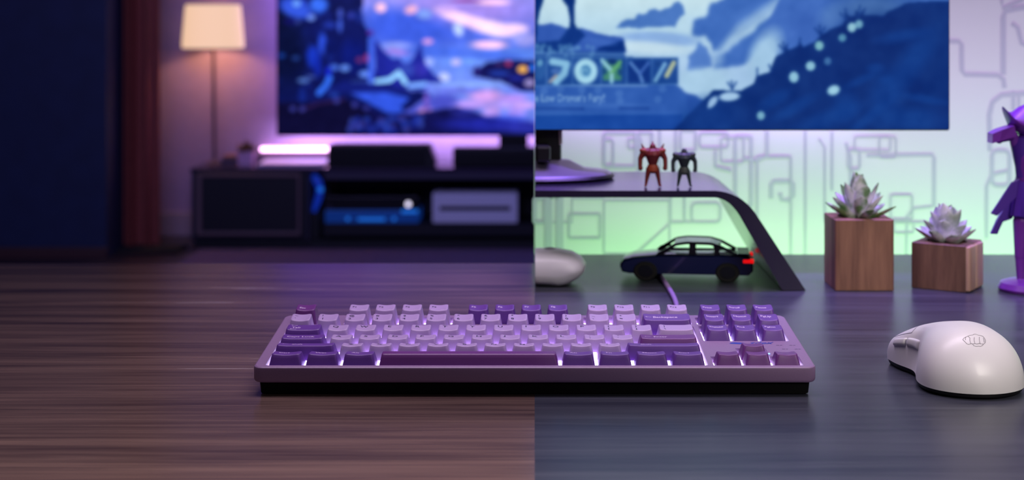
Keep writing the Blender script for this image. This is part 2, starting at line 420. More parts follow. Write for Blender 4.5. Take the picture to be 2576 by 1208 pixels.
cv.poly([(-60,860),(300,870),(620,830),(860,980),(700,1180),(-60,1180)], (18,16,62), blur=3)
cv.line([(260,930),(400,875),(620,840)], 26, (60,38,92), .8, .9)
cv.ell(1800,1050,330,60,(44,52,170),0,.9,.9); cv.ell(2150,1080,200,50,(62,70,190),0,.7,.9); cv.ell(1640,950,110,40,(56,62,170),0,.6,.9)
rg = random.Random(9)
for i in range(60):
    cv.ell(rg.uniform(650,1300), rg.uniform(990,1110), 24, 24, rg.choice([(44,70,170),(60,80,170),(34,50,150),(70,70,150)]), 0, .7, .4)
for x, y in ((710,885),(810,912),(560,850),(270,920),(190,920)): cv.ell(x, y, 26, 24, (70,74,160), 0, .8, .5)
n = cv.noise(22, 3)[..., None]*11*(cv.A/255+.15); cv.A = np.clip(cv.A+n, 0, 255)
cv.A = 255*(cv.A/255)**1.22*1.03; cv.A = np.clip(cv.A, 0, 255)
cv.mesh('screen', TVD-.001, 1.15, tv)
m_foot = m_bez
obj('stand', B(P(1256,0,6.2).x, P(1328,0,6.2).x, 6.16, 6.24, -.335, zb+.01, bev=.003), m_bez, tv)

CZ = -.335; CF = 6.05; CB = WB-.025
m_cab = mat('dark_stained_console', (42, 40, 56), .45, noise=(20, .15, .05))
m_rail = mat('slate_rail', (64, 58, 78), .45)
m_cab_in = mat('charcoal_panel', (18, 18, 26), .5)
m_mould = mat('brown_moulding', (112, 88, 92), .45)
con = thing('media_console', 'long low dark media console with panelled door and open shelf under the television', 'media console', (0, CF, FZ))
def cx_(px, d=CF): return P(px, 0, d).x
def cpart(name, bm, m, parent=con):
    bmesh.ops.translate(bm, verts=bm.verts[:], vec=(0, -CF, -FZ)); return obj(name, bm, m, parent)
def zz(py, d=CF): return P(0, py, d).z
xr = 1.25
bm = bmesh.new()
box(bm, cx_(478), xr, CF, CB, CZ-.018, CZ, bev=.002)
cpart('top_board', bm, mat('glossy_dark_top', (60, 52, 74), .16))
bm = bmesh.new()
box(bm, cx_(480), cx_(778), CF+.012, CB, zz(606), CZ-.019)
cpart('cabinet_body', bm, m_cab)
bm = bmesh.new()
x0, x1, z0, z1 = cx_(490), cx_(768), zz(596), zz(430)
box(bm, x0, x1, CF-.006, CF+.011, z0, z1)
door = cpart('door', bm, m_cab_in)
bm = bmesh.new()
a, b_, c_, d_ = cx_(496), cx_(757), zz(591), zz(436); t = .014
for q in ((a, b_, c_, c_+t), (a, b_, d_-t, d_), (a, a+t*1.4, c_+t, d_-t), (b_-t*.8, b_, c_+t, d_-t)):
    box(bm, q[0], q[1], CF-.014, CF-.0065, q[2], q[3], bev=.002)
cpart('moulding', bm, m_mould, door)
bm = bmesh.new(); box(bm, cx_(815), xr, CF+.002, CB, zz(451), CZ-.019); cpart('front_rail', bm, m_rail)
bm = bmesh.new(); box(bm, cx_(815), xr, CF+.004, CB, zz(594), zz(563)); cpart('shelf_board', bm, m_cab_in)
bm = bmesh.new(); box(bm, cx_(779), cx_(813), CF+.16, CB, zz(606), CZ-.02); cpart('divider', bm, m_cab_in)
bm = bmesh.new(); box(bm, cx_(815), xr, CB-.012, CB, zz(562), zz(452)); cpart('back_panel', bm, m_black)
bm = bmesh.new(); box(bm, cx_(484), xr, CF+.03, CB, FZ, zz(606)-.001); cpart('plinth', bm, m_black)

SH = zz(563)+.0005
def boxpx(px0, px1, py0, d, dep, zbot, **k):
    bm = bmesh.new(); box(bm, P(px0,0,d).x, P(px1,0,d).x, d, d+dep, zbot, P(0,py0,d).z, **k); return bm
m_whitep = mat('white_plastic', (176, 176, 206), .45)
m_whitep.node_tree.nodes['Principled BSDF'].inputs['Base Color'].default_value = (.86, .86, .98, 1)
g = thing('game_console', 'white game console box with a dark front slot, on the console shelf', 'game console', (0,0,0))
obj('body', boxpx(1088, 1302, 487, CF+.012, .2, SH, bev=.004), m_whitep, g)
d = CF+.0115
obj('disc_slot', B(P(1106,0,d).x, P(1284,0,d).x, d-.001, d+.002, P(0,530,d).z, P(0,519,d).z, bev=.0009), m_black, g)
m_blue = mat('blue_lit_plastic', (14, 30, 80), .3, emit=(10, 50, 130), estr=.55)
m_blue2 = mat('blue_indicator', (20, 60, 160), .3, emit=(30, 110, 215), estr=.8)
m_wled = mat('white_power_light', (240, 240, 250), .3, emit=(235, 228, 250), estr=1.4)
g = thing('media_player', 'black disc player with blue lit base and white power light on the console shelf', 'media player', (0,0,0))
obj('lower_deck', boxpx(818, 1052, 530, CF+.02, .2, SH, bev=.002), m_blue, g)
bm = bmesh.new(); dd = CF+.024
box(bm, P(816,0,dd).x, P(1054,0,dd).x, dd, dd+.2, P(0,529,CF+.02).z+.0003, P(0,495,dd).z, bev=.003); obj('upper_deck', bm, m_bez, g)
def disc(px, py, d, r, m, parent, name='power_light'):
    bm = bmesh.new(); p = P(px, py, d)
    loft(bm, [[(p.x+r*math.cos(2*PI*i/20), d+y, p.z+r*math.sin(2*PI*i/20)) for i in range(20)] for y in (0, .003)]); return obj(name, bm, m, parent)
disc(1027, 514, CF+.0205, .0105, m_wled, g)
disc(829, 522, CF+.0205, .008, mat('grey_knob', (60, 56, 80), .4), g, 'knob')
disc(875, 551, CF+.0165, .008, m_blue2, g, 'indicator'); disc(991, 551, CF+.0165, .008, m_blue2, g, 'indicator')
obj('indicator_bar', B(P(900,0,6.06).x, P(968,0,6.06).x, 6.064, 6.068, P(0,556,6.06).z, P(0,549,6.06).z), m_blue2, g)
obj('indicator_bar', B(P(1010,0,6.06).x, P(1050,0,6.06).x, 6.064, 6.068, P(0,537,6.06).z, P(0,528,6.06).z), m_blue2, g)
# curved blue light in the gap
g = thing('accent_light', 'curved blue glowing accent light in the gap beside the panelled console door', 'light', (0,0,0))
bm = bmesh.new(); d = CF+.08
pts = [P(x, y, d) for x, y in ((786,441),(793,447),(800,458),(805,474),(803,492),(798,508),(793,522),(790,534))]
tube(bm, pts, [.010,.015,.017,.015,.014,.013,.010,.007], 12)
obj('glow_tube', bm, mat('blue_glow_tube', (10, 30, 120), .4, emit=(14, 42, 150), estr=.8), g)
disc(806, 477, CF+.055, .011, m_blue2, g, 'indicator')
obj('base', B(P(781,0,d).x, P(806,0,d).x, d-.03, d+.03, zz(606)+.0005, P(0,533,d).z, bev=.002), m_black, g)

# speakers on the console
m_spk = mat('speaker_cloth', (16, 16, 22), .6)
g = thing('speaker', 'black wedge-sided speaker on the console left of the television stand', 'speaker', (0,0,0))
d0, d1 = CF+.03, CF+.17
bm = bmesh.new()
poly = [(P(823,0,d0).x, CZ+.0005), (P(1094,0,d0).x, CZ+.0005), (P(1096,0,d0).x, CZ+.018), (P(1080,0,d0).x, P(0,366,d0).z), (P(825,0,d0).x, P(0,366,d0).z)]
prism(bm, poly, 'y', d0, d1)
bmesh.ops.bevel(bm, geom=bm.edges[:], offset=.004, segments=2, affect='EDGES'); obj('cabinet', bm, m_spk, g)
bm = bmesh.new(); box(bm, P(832,0,d0).x, P(1070,0,d0).x, d0-.003, d0+.001, CZ+.008, P(0,371,d0).z, bev=.002); obj('grille', bm, m_bez, g)
g = thing('soundbar', 'long black soundbar on the console in front of the television stand', 'soundbar', (0,0,0))
bm = bmesh.new(); box(bm, P(1139,0,d0).x, P(1139,0,d0).x+.92, d0-.01, d0+.07, CZ+.0005, P(0,372,d0).z, bev=.007, seg=3); obj('body', bm, m_spk, g)
bm = bmesh.new(); box(bm, P(1146,0,d0).x, P(1139,0,d0).x+.91, d0-.013, d0-.0095, CZ+.006, P(0,383,d0).z, bev=.001); obj('grille', bm, m_bez, g)

# led strips behind the television and the console
m_led = mat('lavender_led', (220, 190, 255), .4, emit=(205, 130, 255), estr=2.8)
m_led2 = mat('pink_white_led', (255, 225, 250), .4, emit=(255, 190, 250), estr=5)
m_led3 = mat('violet_led', (220, 190, 255), .4, emit=(168, 110, 255), estr=3.6)
g = thing('led_strip', 'bright pink-white light bar on the wall behind the console, left of the black speaker', 'light strip', (0,0,0))
bm = bmesh.new(); d = WB-.03
box(bm, P(655,0,d).x, P(860,0,d).x, d, d+.012, P(0,381,d).z, P(0,371,d).z, bev=.004, seg=3); obj('light_bar', bm, m_led2, g)
bm = bmesh.new(); box(bm, P(640,0,d).x, P(860,0,d).x, d+.013, d+.028, P(0,392,d).z, P(0,384,d).z); obj('holder', bm, m_skirt, g)
g = thing('led_strip', 'lavender light strip fixed along the lower back edge of the television', 'light strip', (0,0,0))
bm = bmesh.new(); box(bm, P(740,0,6.27).x, .78, 6.262, 6.28, zb+.02, zb+.04); obj('lower_strip', bm, m_led, g)
bm = bmesh.new(); box(bm, P(735,0,6.27).x, P(735,0,6.27).x+.02, 6.262, 6.28, zb+.06, zt-.05); obj('side_strip', bm, m_led3, g)
bm = bmesh.new(); box(bm, P(735,0,6.27).x, .8, 6.2515, 6.2615, zb+.015, zb+.045); obj('backing', bm, m_bez, g)
area('tv_backlight', (-.10, 6.30, zb+.02), (-.10, 6.37, zb-.06), 1.9, .03, 5.5, (.66, .50, 1.0))
area('tv_side_backlight', (tvx0+.04, 6.30, .2), (tvx0-.25, 6.38, .1), .04, .8, .7, (.45, .30, 1.0))

# table lamp on the console
lx, ld = P(540,0,6.22).x, 6.22
lamp = thing('table_lamp', 'tall lit lamp with a cream drum shade on a slim pole, on the console', 'lamp', (lx, ld, CZ))
bm = bmesh.new(); lathe(bm, [(.028,.0005),(.030,.004),(.029,.009),(.010,.013),(.007,.02)], n=32); obj('base', bm, m_mould, lamp, smooth=True)
zs0 = P(0,121,ld).z-CZ; zs1 = P(0,12,ld).z-CZ
bm = bmesh.new(); tube(bm, [(0,0,.015),(-.003,0,.2),(-.006,0,zs1-.05)], .0068, 12); obj('pole', bm, mat('dark_bronze', (70, 48, 62), .4, .3), lamp, smooth=True)
m_shade = mat('glowing_linen_shade', (240, 215, 180), .8, emit=(253, 208, 166), estr=.84)
bm = bmesh.new(); n = 48
x_c = -.006
rings = [circle(x_c,0,zs0+.002,.122,n=n), circle(x_c,0,zs0,.125,n=n), circle(x_c,0,zs0+.02,.126,n=n), circle(x_c,0,zs1-.02,.114,n=n), circle(x_c,0,zs1,.111,n=n), circle(x_c,0,zs1-.002,.108,n=n), circle(x_c,0,zs0+.02,.122,n=n)]
loft(bm, rings, False, False); obj('lamp_shade', bm, m_shade, lamp, smooth=True)
bm = bmesh.new(); bmesh.ops.create_uvsphere(bm, u_segments=16, v_segments=10, radius=.024, matrix=Matrix.Translation((x_c,0,(zs0+zs1)/2)))
obj('bulb', bm, mat('warm_bulb', (255,230,190), .4, emit=(255, 190, 110), estr=4), lamp, smooth=True)
l = bpy.data.lights.new('lamp_bulb_light', 'POINT'); l.energy = 4.6; l.color = (1, .56, .30); l.shadow_soft_size = .03
o = bpy.data.objects.new('lamp_bulb_light', l); C.objects.link(o); o.location = (lx+x_c, ld, CZ+(zs0+zs1)/2-.02)

# small potted plant, books on the console
g = thing('potted_plant', 'tiny brown-leaved plant in a pale pink square pot on the console', 'plant', (P(620,0,6.2).x, 6.2, CZ))
bm = bmesh.new(); s_ = .034
loft(bm, [rrect(-s_*.85,s_*.85,-s_*.85,s_*.85,.006,.0005), rrect(-s_,s_,-s_,s_,.006,.056), rrect(-s_*.85,s_*.85,-s_*.85,s_*.85,.006,.056), rrect(-s_*.8,s_*.8,-s_*.8,s_*.8,.006,.048)])
obj('pot', bm, mat('pink_ceramic', (225, 175, 215), .4), g, smooth=True)
bm = bmesh.new()
rg = random.Random(2)
for i in range(44):
    th = rg.uniform(0, 2*PI); el = rg.uniform(.15, 1.5); L = rg.uniform(.045, .062)
    dv = Vector((math.cos(th)*math.cos(el), math.sin(th)*math.cos(el), math.sin(el)*.8))
    b0 = Vector((0,0,.048))+dv*.008; tip = b0+dv*L; sd = dv.cross(Vector((0,0,1))).normalized()*.009; up = sd.cross(dv).normalized()*.003
    mid = (b0+tip)/2
    v = [bm.verts.new(p) for p in (b0, mid+sd, tip, mid-sd, mid+up, mid-up)]
    for q in ((0,1,4),(1,2,4),(2,3,4),(3,0,4),(1,0,5),(2,1,5),(3,2,5),(0,3,5)): bm.faces.new([v[k] for k in q])
obj('foliage', bm, mat('brown_leaf', (120, 92, 60), .6), g)
g = tag(obj('book', B(P(563,0,6.25).x, P(600,0,6.25).x, 6.2, 6.32, CZ+.0005, CZ+.022, bev=.002), mat('slate_cover', (70, 60, 90), .5)), 'slate blue book lying flat beside the lamp pole', 'book', 'flat books between lamp and plant')
g = tag(obj('book', B(P(565,0,6.25).x, P(598,0,6.25).x, 6.21, 6.31, CZ+.023, CZ+.036, bev=.002), mat('tan_cover', (140, 96, 84), .5)), 'thin tan book on top of the slate blue one', 'book', 'flat books between lamp and plant')
m_tray = mat('lavender_tray', (206, 190, 232), .3)
g = thing('tray', 'low pale lavender tray on the console, widened to stand for the purple-lit top, between the plant and the black speaker', 'tray', (0,0,0))
obj('body', B(P(655,0,6.2).x, P(822,0,6.2).x, 6.12, 6.325, CZ+.0005, CZ+.012, bev=.003), m_tray, g)  # made wider to stand in for the purple glow on the console top

# curtain
m_cur = mat('maroon_curtain', (136, 62, 52), .75, noise=(40, .1, .1))
bm = bmesh.new(); x0, x1 = P(268,0,6.0).x-.02, P(401,0,6.0).x
N_ = 60; fr = []; bk = []
for i in range(N_+1):
    u = i/N_; x = x0+(x1-x0)*u; y = 5.98+.022*math.sin(u*2*PI*3.2+.6)+.008*math.sin(u*2*PI*7)
    fr.append((x, y)); bk.append((x, y+.012))
poly = fr+bk[::-1]
loft(bm, [[(x, y, FZ+.02) for x, y in poly], [(x, y, .6) for x, y in poly], [(x, y, 1.8) for x, y in poly]])
tag(obj('curtain', bm, m_cur, smooth=True), 'dark maroon curtain hanging between the navy wall and the lit lamp', 'curtain')
bm = bmesh.new(); box(bm, x0-.01, P(470,0,6.0).x, 5.85, 6.03, FZ+.0005, FZ+.014, bev=.004)
tag(obj('mat', bm, mat('black_mat', (12,11,16), .9)), 'black floor mat at the foot of the curtain', 'mat')
bm = bmesh.new(); box(bm, P(480,0,5.8).x, 1.4, 4.3, 5.95, FZ+.0005, FZ+.008, bev=.003)
tag(obj('rug', bm, mat('purple_grey_rug', (104, 84, 118), .9, noise=(60,.2,.3))), 'flat purple-grey rug on the floor in front of the media console', 'rug')

# ---------------------------------------------------------------- right side: monitor, riser
MD = 1.45
m_mon = mat('monitor_black', (6, 6, 10), .4)
mon = thing('monitor', 'wide computer monitor showing a blue misty valley, standing on the black riser', 'monitor', (0,0,0))
mz0 = P(0,329,MD).z; mx1 = P(2390,0,MD).x
obj('casing', B(.0005, mx1, MD, MD+.022, mz0, mz0+.34, bev=.002), m_mon, mon)
pyt = PY+(H-(mz0+.338))*F/MD
cv = Canvas(1346, 2387, pyt, 325.5, 2.0)
k = 630/2114; cv.k = k; cv.T = lambda x, y: (1330+x*k, y*k)
cv.grad([(-1500, (120,165,215)), (0, (198,226,236)), (250, (178,212,232)), (550, (168,200,230)), (800, (160,196,228)), (1100, (40,90,170))])
cv.ell(1100, 330, 330, 60, (134,172,224), 3, .9, .5); cv.ell(1000, 400, 330, 50, (196,222,236), 4, .9, .8)
cv.poly([(720,225),(780,172),(880,158),(905,148),(935,118),(985,118),(1010,82),(1060,72),(1110,92),(1190,74),(1230,30),(1275,6),(1312,40),(1322,110),(1270,180),(1245,238),(1000,238)], (70,116,190), blur=3, rough=4)
cv.poly([(1250,255),(1300,190),(1345,122),(1392,135),(1378,275)], (184,216,235), blur=2)
cv.poly([(1385,300),(1390,165),(1480,150),(1545,40),(1640,5),(1760,-400),(2700,-400),(2700,40),(2114,45),(1950,150),(1700,330),(1640,430),(1560,440),(1500,290)], (60,106,186), blur=9, rough=4)
cv.ell(1860,130,150,60,(76,122,200),-30,.8,1.2)
cv.line([(2250,-60),(2000,110),(1800,250),(1680,400),(1590,500)], 105, (150,186,222), .85, 1.3)
cv.poly([(1750,375),(1900,240),(1960,190),(2114,110),(2400,-20),(2700,-300),(2800,60),(2450,300),(2114,330),(1960,420),(1820,540),(1560,600),(1600,470),(1690,430)], (62,108,188), blur=12, rough=5)
cv.ell(1590,500,55,60,(140,178,222),20,.7,1.2)
cv.poly([(1330,590),(1350,470),(1420,400),(1440,350),(1500,400),(1550,560),(1450,590)], (82,126,200), blur=6, rough=4)
cv.ell(2060,430,150,110,(166,202,230),-35,.95,.9); cv.ell(1850,640,330,70,(158,192,226),-8,.9,.8); cv.ell(1480,700,230,120,(168,204,230),0,.9,.6)
cv.poly([(1200,690),(1260,730),(1330,790),(1420,810),(1480,850),(1520,1110),(1000,1110),(1000,690)], (38,82,168), blur=3, rough=2)
# statue feet and rock, left
cv.poly([(-80,-600),(150,-600),(125,0),(90,110),(76,190),(95,260),(70,440),(-80,440)], (2,42,116), blur=2)
cv.poly([(290,-600),(400,-600),(392,0),(384,120),(388,200),(420,260),(500,300),(340,320),(350,170),(330,60),(285,0)], (2,42,116), blur=2)
cv.poly([(70,215),(200,195),(345,245),(450,240),(590,285),(800,320),(822,440),(60,450)], (48,88,176), blur=2, rough=1)
cv.poly([(340,230),(430,245),(480,300),(420,360),(300,440),(60,440),(70,360),(260,340)], (8,50,128), blur=3); cv.poly([(560,430),(600,400),(800,340),(822,440)], (2,44,122), blur=2)
cv.ell(600,350,120,30,(62,104,190),8,.8,.9)
# panel of icons
cv.poly([(-60,430),(800,440),(820,480),(1262,486),(1262,715),(-60,725)], (24,70,146), blur=1)
cv.line([(40,450),(800,462)], 16, (96,140,200), .7, .8); cv.line([(40,482),(1262,490)], 7, (100,150,205), .8); cv.line([(40,722),(1250,712)], 8, (86,136,200), .8)
for i, x in enumerate((150,370,610,825,1040,1262)): cv.line([(x,486),(x,716)], 9, (92,138,198), .8)
for i in range(30): cv.ell(rg.uniform(60,560), rg.uniform(380,470), 20, 20, (96,150,200), 0, .45, .6)
cv.ell(100,600,40,80,(40,90,160),10,.9); cv.ell(95,530,24,30,(110,170,205),20,.8)
cv.line([(200,520),(320,540),(300,620),(230,690)], 62, (140,196,228), .95, .8); cv.line([(180,690),(230,640)], 30, (170,160,160), .8); cv.ell(230,600,40,24,(80,120,190),0,.8)
cv.ell(482,602,98,106,(166,216,236),0,1,.25); cv.ell(482,600,46,52,(104,162,204),0,.9,.6)
cv.line([(455,570),(490,560),(515,590),(500,630),(470,625),(478,600)], 14, (50,110,170), .9, .8)
cv.poly([(625,510),(780,510),(780,680),(625,680)], (66,138,104), .9, 2); cv.ell(705,520,40,26,(10,50,110)); cv.ell(640,600,22,30,(20,70,120)); cv.ell(770,610,18,30,(20,70,120))
cv.line([(620,510),(700,600),(700,690)], 34, (140,196,214), .95); cv.line([(775,520),(700,610)], 26, (96,170,110), .9)
cv.poly([(845,510),(1020,510),(1020,690),(845,690)], (12,52,130), 1, 2); cv.line([(860,530),(935,620),(960,690)], 30, (88,132,200), .95); cv.line([(1010,530),(940,620)], 26, (64,104,184), .95)
cv.line([(1070,680),(1150,540)], 34, (120,172,214), .95); cv.line([(1165,640),(1225,530)], 40, (176,186,150), .95); cv.ell(1090,540,24,22,(16,60,130))
cv.poly([(-60,728),(1250,726),(1330,800),(1340,960),(-60,960)], (44,90,174), blur=2)
cv.ell(600,890,420,20,(60,106,186),0,.7,.9); cv.line([(50,915),(460,918)], 22, (22,64,148), .8, .8); cv.line([(770,912),(1010,915)], 20, (22,64,148), .8, .8)
cv.poly([(-60,962),(1300,962),(1330,1000),(1330,1200),(-60,1200)], (20,70,158), blur=1); cv.poly([(1300,940),(1350,940),(1350,1200),(1300,1200)], (42,92,172), blur=1)
cv.line([(50,968),(1310,958)], 16, (50,98,180), .7, .8)
vs, fs = text_geo("e Low Dragon's Fury!", 1.0, .02)
wtx = max(v[0] for v in vs); sxx = (640-50)/wtx
for f in fs: cv.poly([(50+vs[i][0]*sxx, 858-vs[i][1]*92) for i in f], (150,190,226), .75, 0)
for x, y in ((130,770),(270,750),(450,760),(585,760),(765,790),(770,850),(1130,750),(1090,840)): cv.ell(x, y, 32, 32, (84,130,200), 0, .45, .4)
# dark hillside, right
cv.T = None
hill = [(1690,330),(1771,250),(1795,226),(1863,229),(1896,209),(1903,191),(1938,181),(1952,142),(1972,132),(1976,112),(1985,126),(2008,115),(2012,104),(2020,118),(2048,105),(2062,93),(2058,76),(2070,86),(2091,72),(2118,62),(2127,46),(2124,30),(2140,42),(2153,38),(2152,22),(2162,38),(2178,18),(2172,38),(2222,40),(2237,27),(2282,8),(2330,3),(2400,2),(2420,-10),(2420,340),(1690,340)]
cv.poly([(1900,100),(1925,70),(1960,0),(1990,-60),(2420,-160),(2420,60),(2100,110),(1960,150),(1930,110)], (62,106,188), blur=4)
cv.ell(2195,18,75,24,(112,156,212),0,.9,1.0); cv.ell(2090,45,40,26,(92,136,202),-40,.8,1.0); cv.ell(2030,70,40,50,(56,98,182),-40,.7,1.0); cv.ell(1925,135,34,60,(160,198,228),25,.95,.8)
cv.poly(hill, (4,44,116), blur=1, rough=1)
cv.ell(1790,300,70,50,(10,56,134),0,.7,1); cv.ell(2210,120,110,150,(2,40,110),0,.6,1)
for a in [(2000,270,60,14,-30),(2170,200,50,10,-25),(2230,240,40,60,20),(2300,150,30,80,35),(2180,300,80,12,-40),(2330,250,60,10,10),(2130,270,30,34,0),(2080,300,80,20,-20),(2300,300,90,26,0),(2270,90,60,14,-10),(1950,250,40,16,-30),(2200,170,20,10,-10),(2230,200,18,10,0)]:
    cv.ell(a[0],a[1],a[2],a[3],(10,62,142),a[4],.65,1.0)
for a in [(2143,69,11,12,(146,196,214)),(2161,61,10,11,(110,164,192)),(2119,95,10,10,(84,142,178)),(2061,115,11,12,(118,176,190)),(2039,166,12,12,(140,192,214)),(1997,194,12,14,(140,192,216)),(2082,154,9,10,(60,108,164)),(1914,291,10,11,(116,170,196))]:
    cv.ell(*a, 0, 1, .25)
cv.ell(2097,227,16,12,(152,202,224),-20,1,.4); cv.ell(1835,243,26,11,(160,196,228),-4,1,.4); cv.ell(1792,257,18,9,(150,186,224),-50,1,.5); cv.line([(1775,275),(1782,248),(1800,232)], 5, (8,50,124))
for (ax, ay, L_, an) in [(1842,224,20,-95),(1842,224,20,-60),(1842,224,20,-125),(1974,130,24,-100),(1974,130,20,-70),(1974,130,22,-130),(2064,88,24,-95),(2064,88,22,-130),(2064,88,22,-60),(2132,52,30,-100),(2132,52,26,-135),(2158,44,30,-80),(2158,44,26,-50),(1905,190,18,-90),(2010,114,18,-80),(1940,178,16,-110)]:
    cv.line([(ax, ay), (ax+L_*math.cos(math.radians(an)), ay+L_*math.sin(math.radians(an)))], 5, (16,58,134), .75, .9)
n = cv.noise(34, 8)[..., None]*5; cv.A = np.clip(cv.A+n, 0, 255)
cv.blur(7)
cv.mesh('screen', MD-.001, 1.0, mon)
# stand column and foot
RZ = .24-(480-PY)*1.364/F   # riser top height
bm = bmesh.new()
box(bm, .0005, P(1412,0,1.49).x, MD+.023, MD+.055, P(0,375,1.49).z-.02, mz0+.12, bev=.004); 
obj('neck', bm, m_mon, mon)
bm = bmesh.new(); box(bm, P(1405,0,1.47).x, P(1415,0,1.47).x, MD+.021, MD+.027, P(0,364,1.47).z, mz0+.05, bev=.001); obj('trim', bm, mat('pale_metal_trim', (210, 200, 190), .3, .8), mon)
# half-round foot (cut where the riser begins)
bm = bmesh.new(); fd = 1.475; R_ = .078; n = 40
def half(r, z, ry): return [(max(.0005, r*math.sin(PI*i/n)), fd-ry*math.cos(PI*i/n), z) for i in range(n+1)]
m_lav = mat('glossy_dark_metal', (150, 140, 175), .3, .6)
loft(bm, [half(R_-.002, RZ+.0006, .056), half(R_, RZ+.003, .058), half(R_-.002, RZ+.005, .056)])
obj('foot', bm, [m_mon], mon, smooth=True)
bm = bmesh.new(); loft(bm, [half(R_-.003, RZ+.0052, .055), half(R_-.006, RZ+.0075, .052), half(.050, RZ+.010, .034), half(.034, RZ+.018, .022)])
obj('foot_cover', bm, m_lav, mon, smooth=True)
bm = bmesh.new(); box(bm, .0005, P(1385,0,1.45).x, 1.44, 1.50, RZ+.0182, P(0,360,1.47).z, bev=.003); obj('column', bm, m_mon, mon)

# riser: bent shelf, front profile extruded back
D0, D1 = 1.364, 1.54
def rp(px, py): p = P(px, py, D0); return (p.x, p.z)
def curve3(p0, p1, p2, n=8):
    return [tuple((1-t)**2*a+2*t*(1-t)*b+t*t*c for a, b, c in zip(p0, p1, p2)) for t in [i/n for i in range(n+1)]]
outer = [rp(1345,480)]+curve3(rp(1800,480), rp(1862,484), rp(1900,536))+[rp(2027,732)]
inner = [rp(1968,732)]+curve3(rp(1868,556), rp(1838,499), rp(1798,497))+[rp(1345,497)]
outer = [(max(x,.0005), max(z,.0005)) for x, z in outer]; inner = [(max(x,.0005), max(z,.0005)) for x, z in inner]
bm = bmesh.new(); prism(bm, outer+inner, 'y', D0, D1)
m_riser = mat('satin_black_riser', (40, 34, 58), .2, coat=.0)
tag(obj('monitor_riser', bm, m_riser, smooth=True, angle=30), 'black bent riser shelf with sloping end, standing on the desk under the monitor', 'monitor riser')

# ---------------------------------------------------------------- model car
def build_car():
    L_ = .124; car = thing('toy_car', 'dark navy model car with red tail light parked under the riser', 'toy car', (P(1728,0,1.437).x, 1.437, 0), (0,0,math.radians(-7)))
    car.scale = (1, 1, .80)
    m_car = mat('navy_car_paint', (10, 24, 66), .22, coat=.6); m_tyre = mat('tyre_rubber', (10,10,11), .8); m_rim = mat('dark_rim', (40,42,50), .35, .7)
    hw = .0245
    # lower body profile (x forward = -x), y lateral
    prof = [(-.060,.010),(-.062,.016),(-.059,.023),(-.050,.0265),(-.026,.0295),(.050,.0310),(.058,.0290),(.0615,.024),(.0615,.013),(.058,.0085),(-.055,.0085)]
    def body_ring(y, s, dz): return [(x*s, y, z+dz if z > .02 else z) for x, z in prof]
    bm = bmesh.new()
    loft(bm, [body_ring(-hw, .975, -.0012), body_ring(-hw+.002, 1, 0), body_ring(0, 1.01, .0006), body_ring(hw-.002, 1, 0), body_ring(hw, .975, -.0012)])
    obj('body', bm, m_car, car, smooth=True, angle=40)
    # cabin pillars + roof with open windows
    gl = [(-.028,.0290),(-.010,.0425),(.000,.0445),(.022,.0440),(.032,.0405),(.046,.0312)]
    bm = bmesh.new()
    def strip(p, q, wd, y):   # pillar
        p = Vector(p); q = Vector(q); t = (q-p).normalized(); nn = Vector((-t.y, t.x))*wd/2
        prism(bm, [tuple(p+nn), tuple(q+nn), tuple(q-nn), tuple(p-nn)], 'y', y-.0008, y+.0008)
    for y in (-hw+.004, hw-.004):
        for a, b in zip(gl, gl[1:]): strip(a, b, .0032, y)
        strip((.005,.030), (.006,.0445), .0062, y); strip((.029,.030),(.027,.042), .0046, y); strip((-.026,.031),(-.016,.036), .004, y)
        strip((-.028,.0302),(.046,.0305), .002, y)
    obj('window_frame', bm, mat('black_trim', (8,8,10), .3), car)
    bm = bmesh.new(); prism(bm, [(-.010,.0420),(.000,.0440),(.022,.0436),(.032,.0402),(.032,.0412),(.022,.0448),(.000,.0454),(-.011,.0430)], 'y', -hw+.0035, hw-.0035); obj('roof', bm, m_car, car)
    for x in (-.038, .038):
        for s in (-1, 1):
            bm = bmesh.new(); y0 = s*(hw-.004); y1 = s*(hw+.0018); r = .0112
            ring = lambda r, y: [(x+r*math.cos(2*PI*i/28), y, .0112+.0004+r*math.sin(2*PI*i/28)) for i in range(28)]
            loft(bm, [ring(r-.001,y0), ring(r,y0+s*.001), ring(r,y1-s*.001), ring(r-.001,y1)]); wh = obj('wheel', bm, m_tyre, car, smooth=True)
            bm = bmesh.new(); loft(bm, [ring(.0072,y1), ring(.0066,y1+s*.0004)]); obj('rim', bm, m_rim, wh)
    m_tail = mat('red_tail_light', (200, 10, 10), .3, emit=(235, 10, 8), estr=.9)
    for s in (-1, 1):
        bm = bmesh.new(); box(bm, .0520, .0622, s*(hw-.003)-.0032, s*(hw-.003)+.0032, .0225, .0272, bev=.0008); obj('tail_light', bm, m_tail, car)
    bm = bmesh.new(); box(bm, .047, .058, -hw+.003, hw-.003, .0318, .0330, bev=.0004); obj('spoiler', bm, m_car, car)
    bm = bmesh.new(); box(bm, -.0625, -.060, -.012, .012, .013, .018, bev=.0004); obj('grille', bm, m_tyre, car)
build_car()

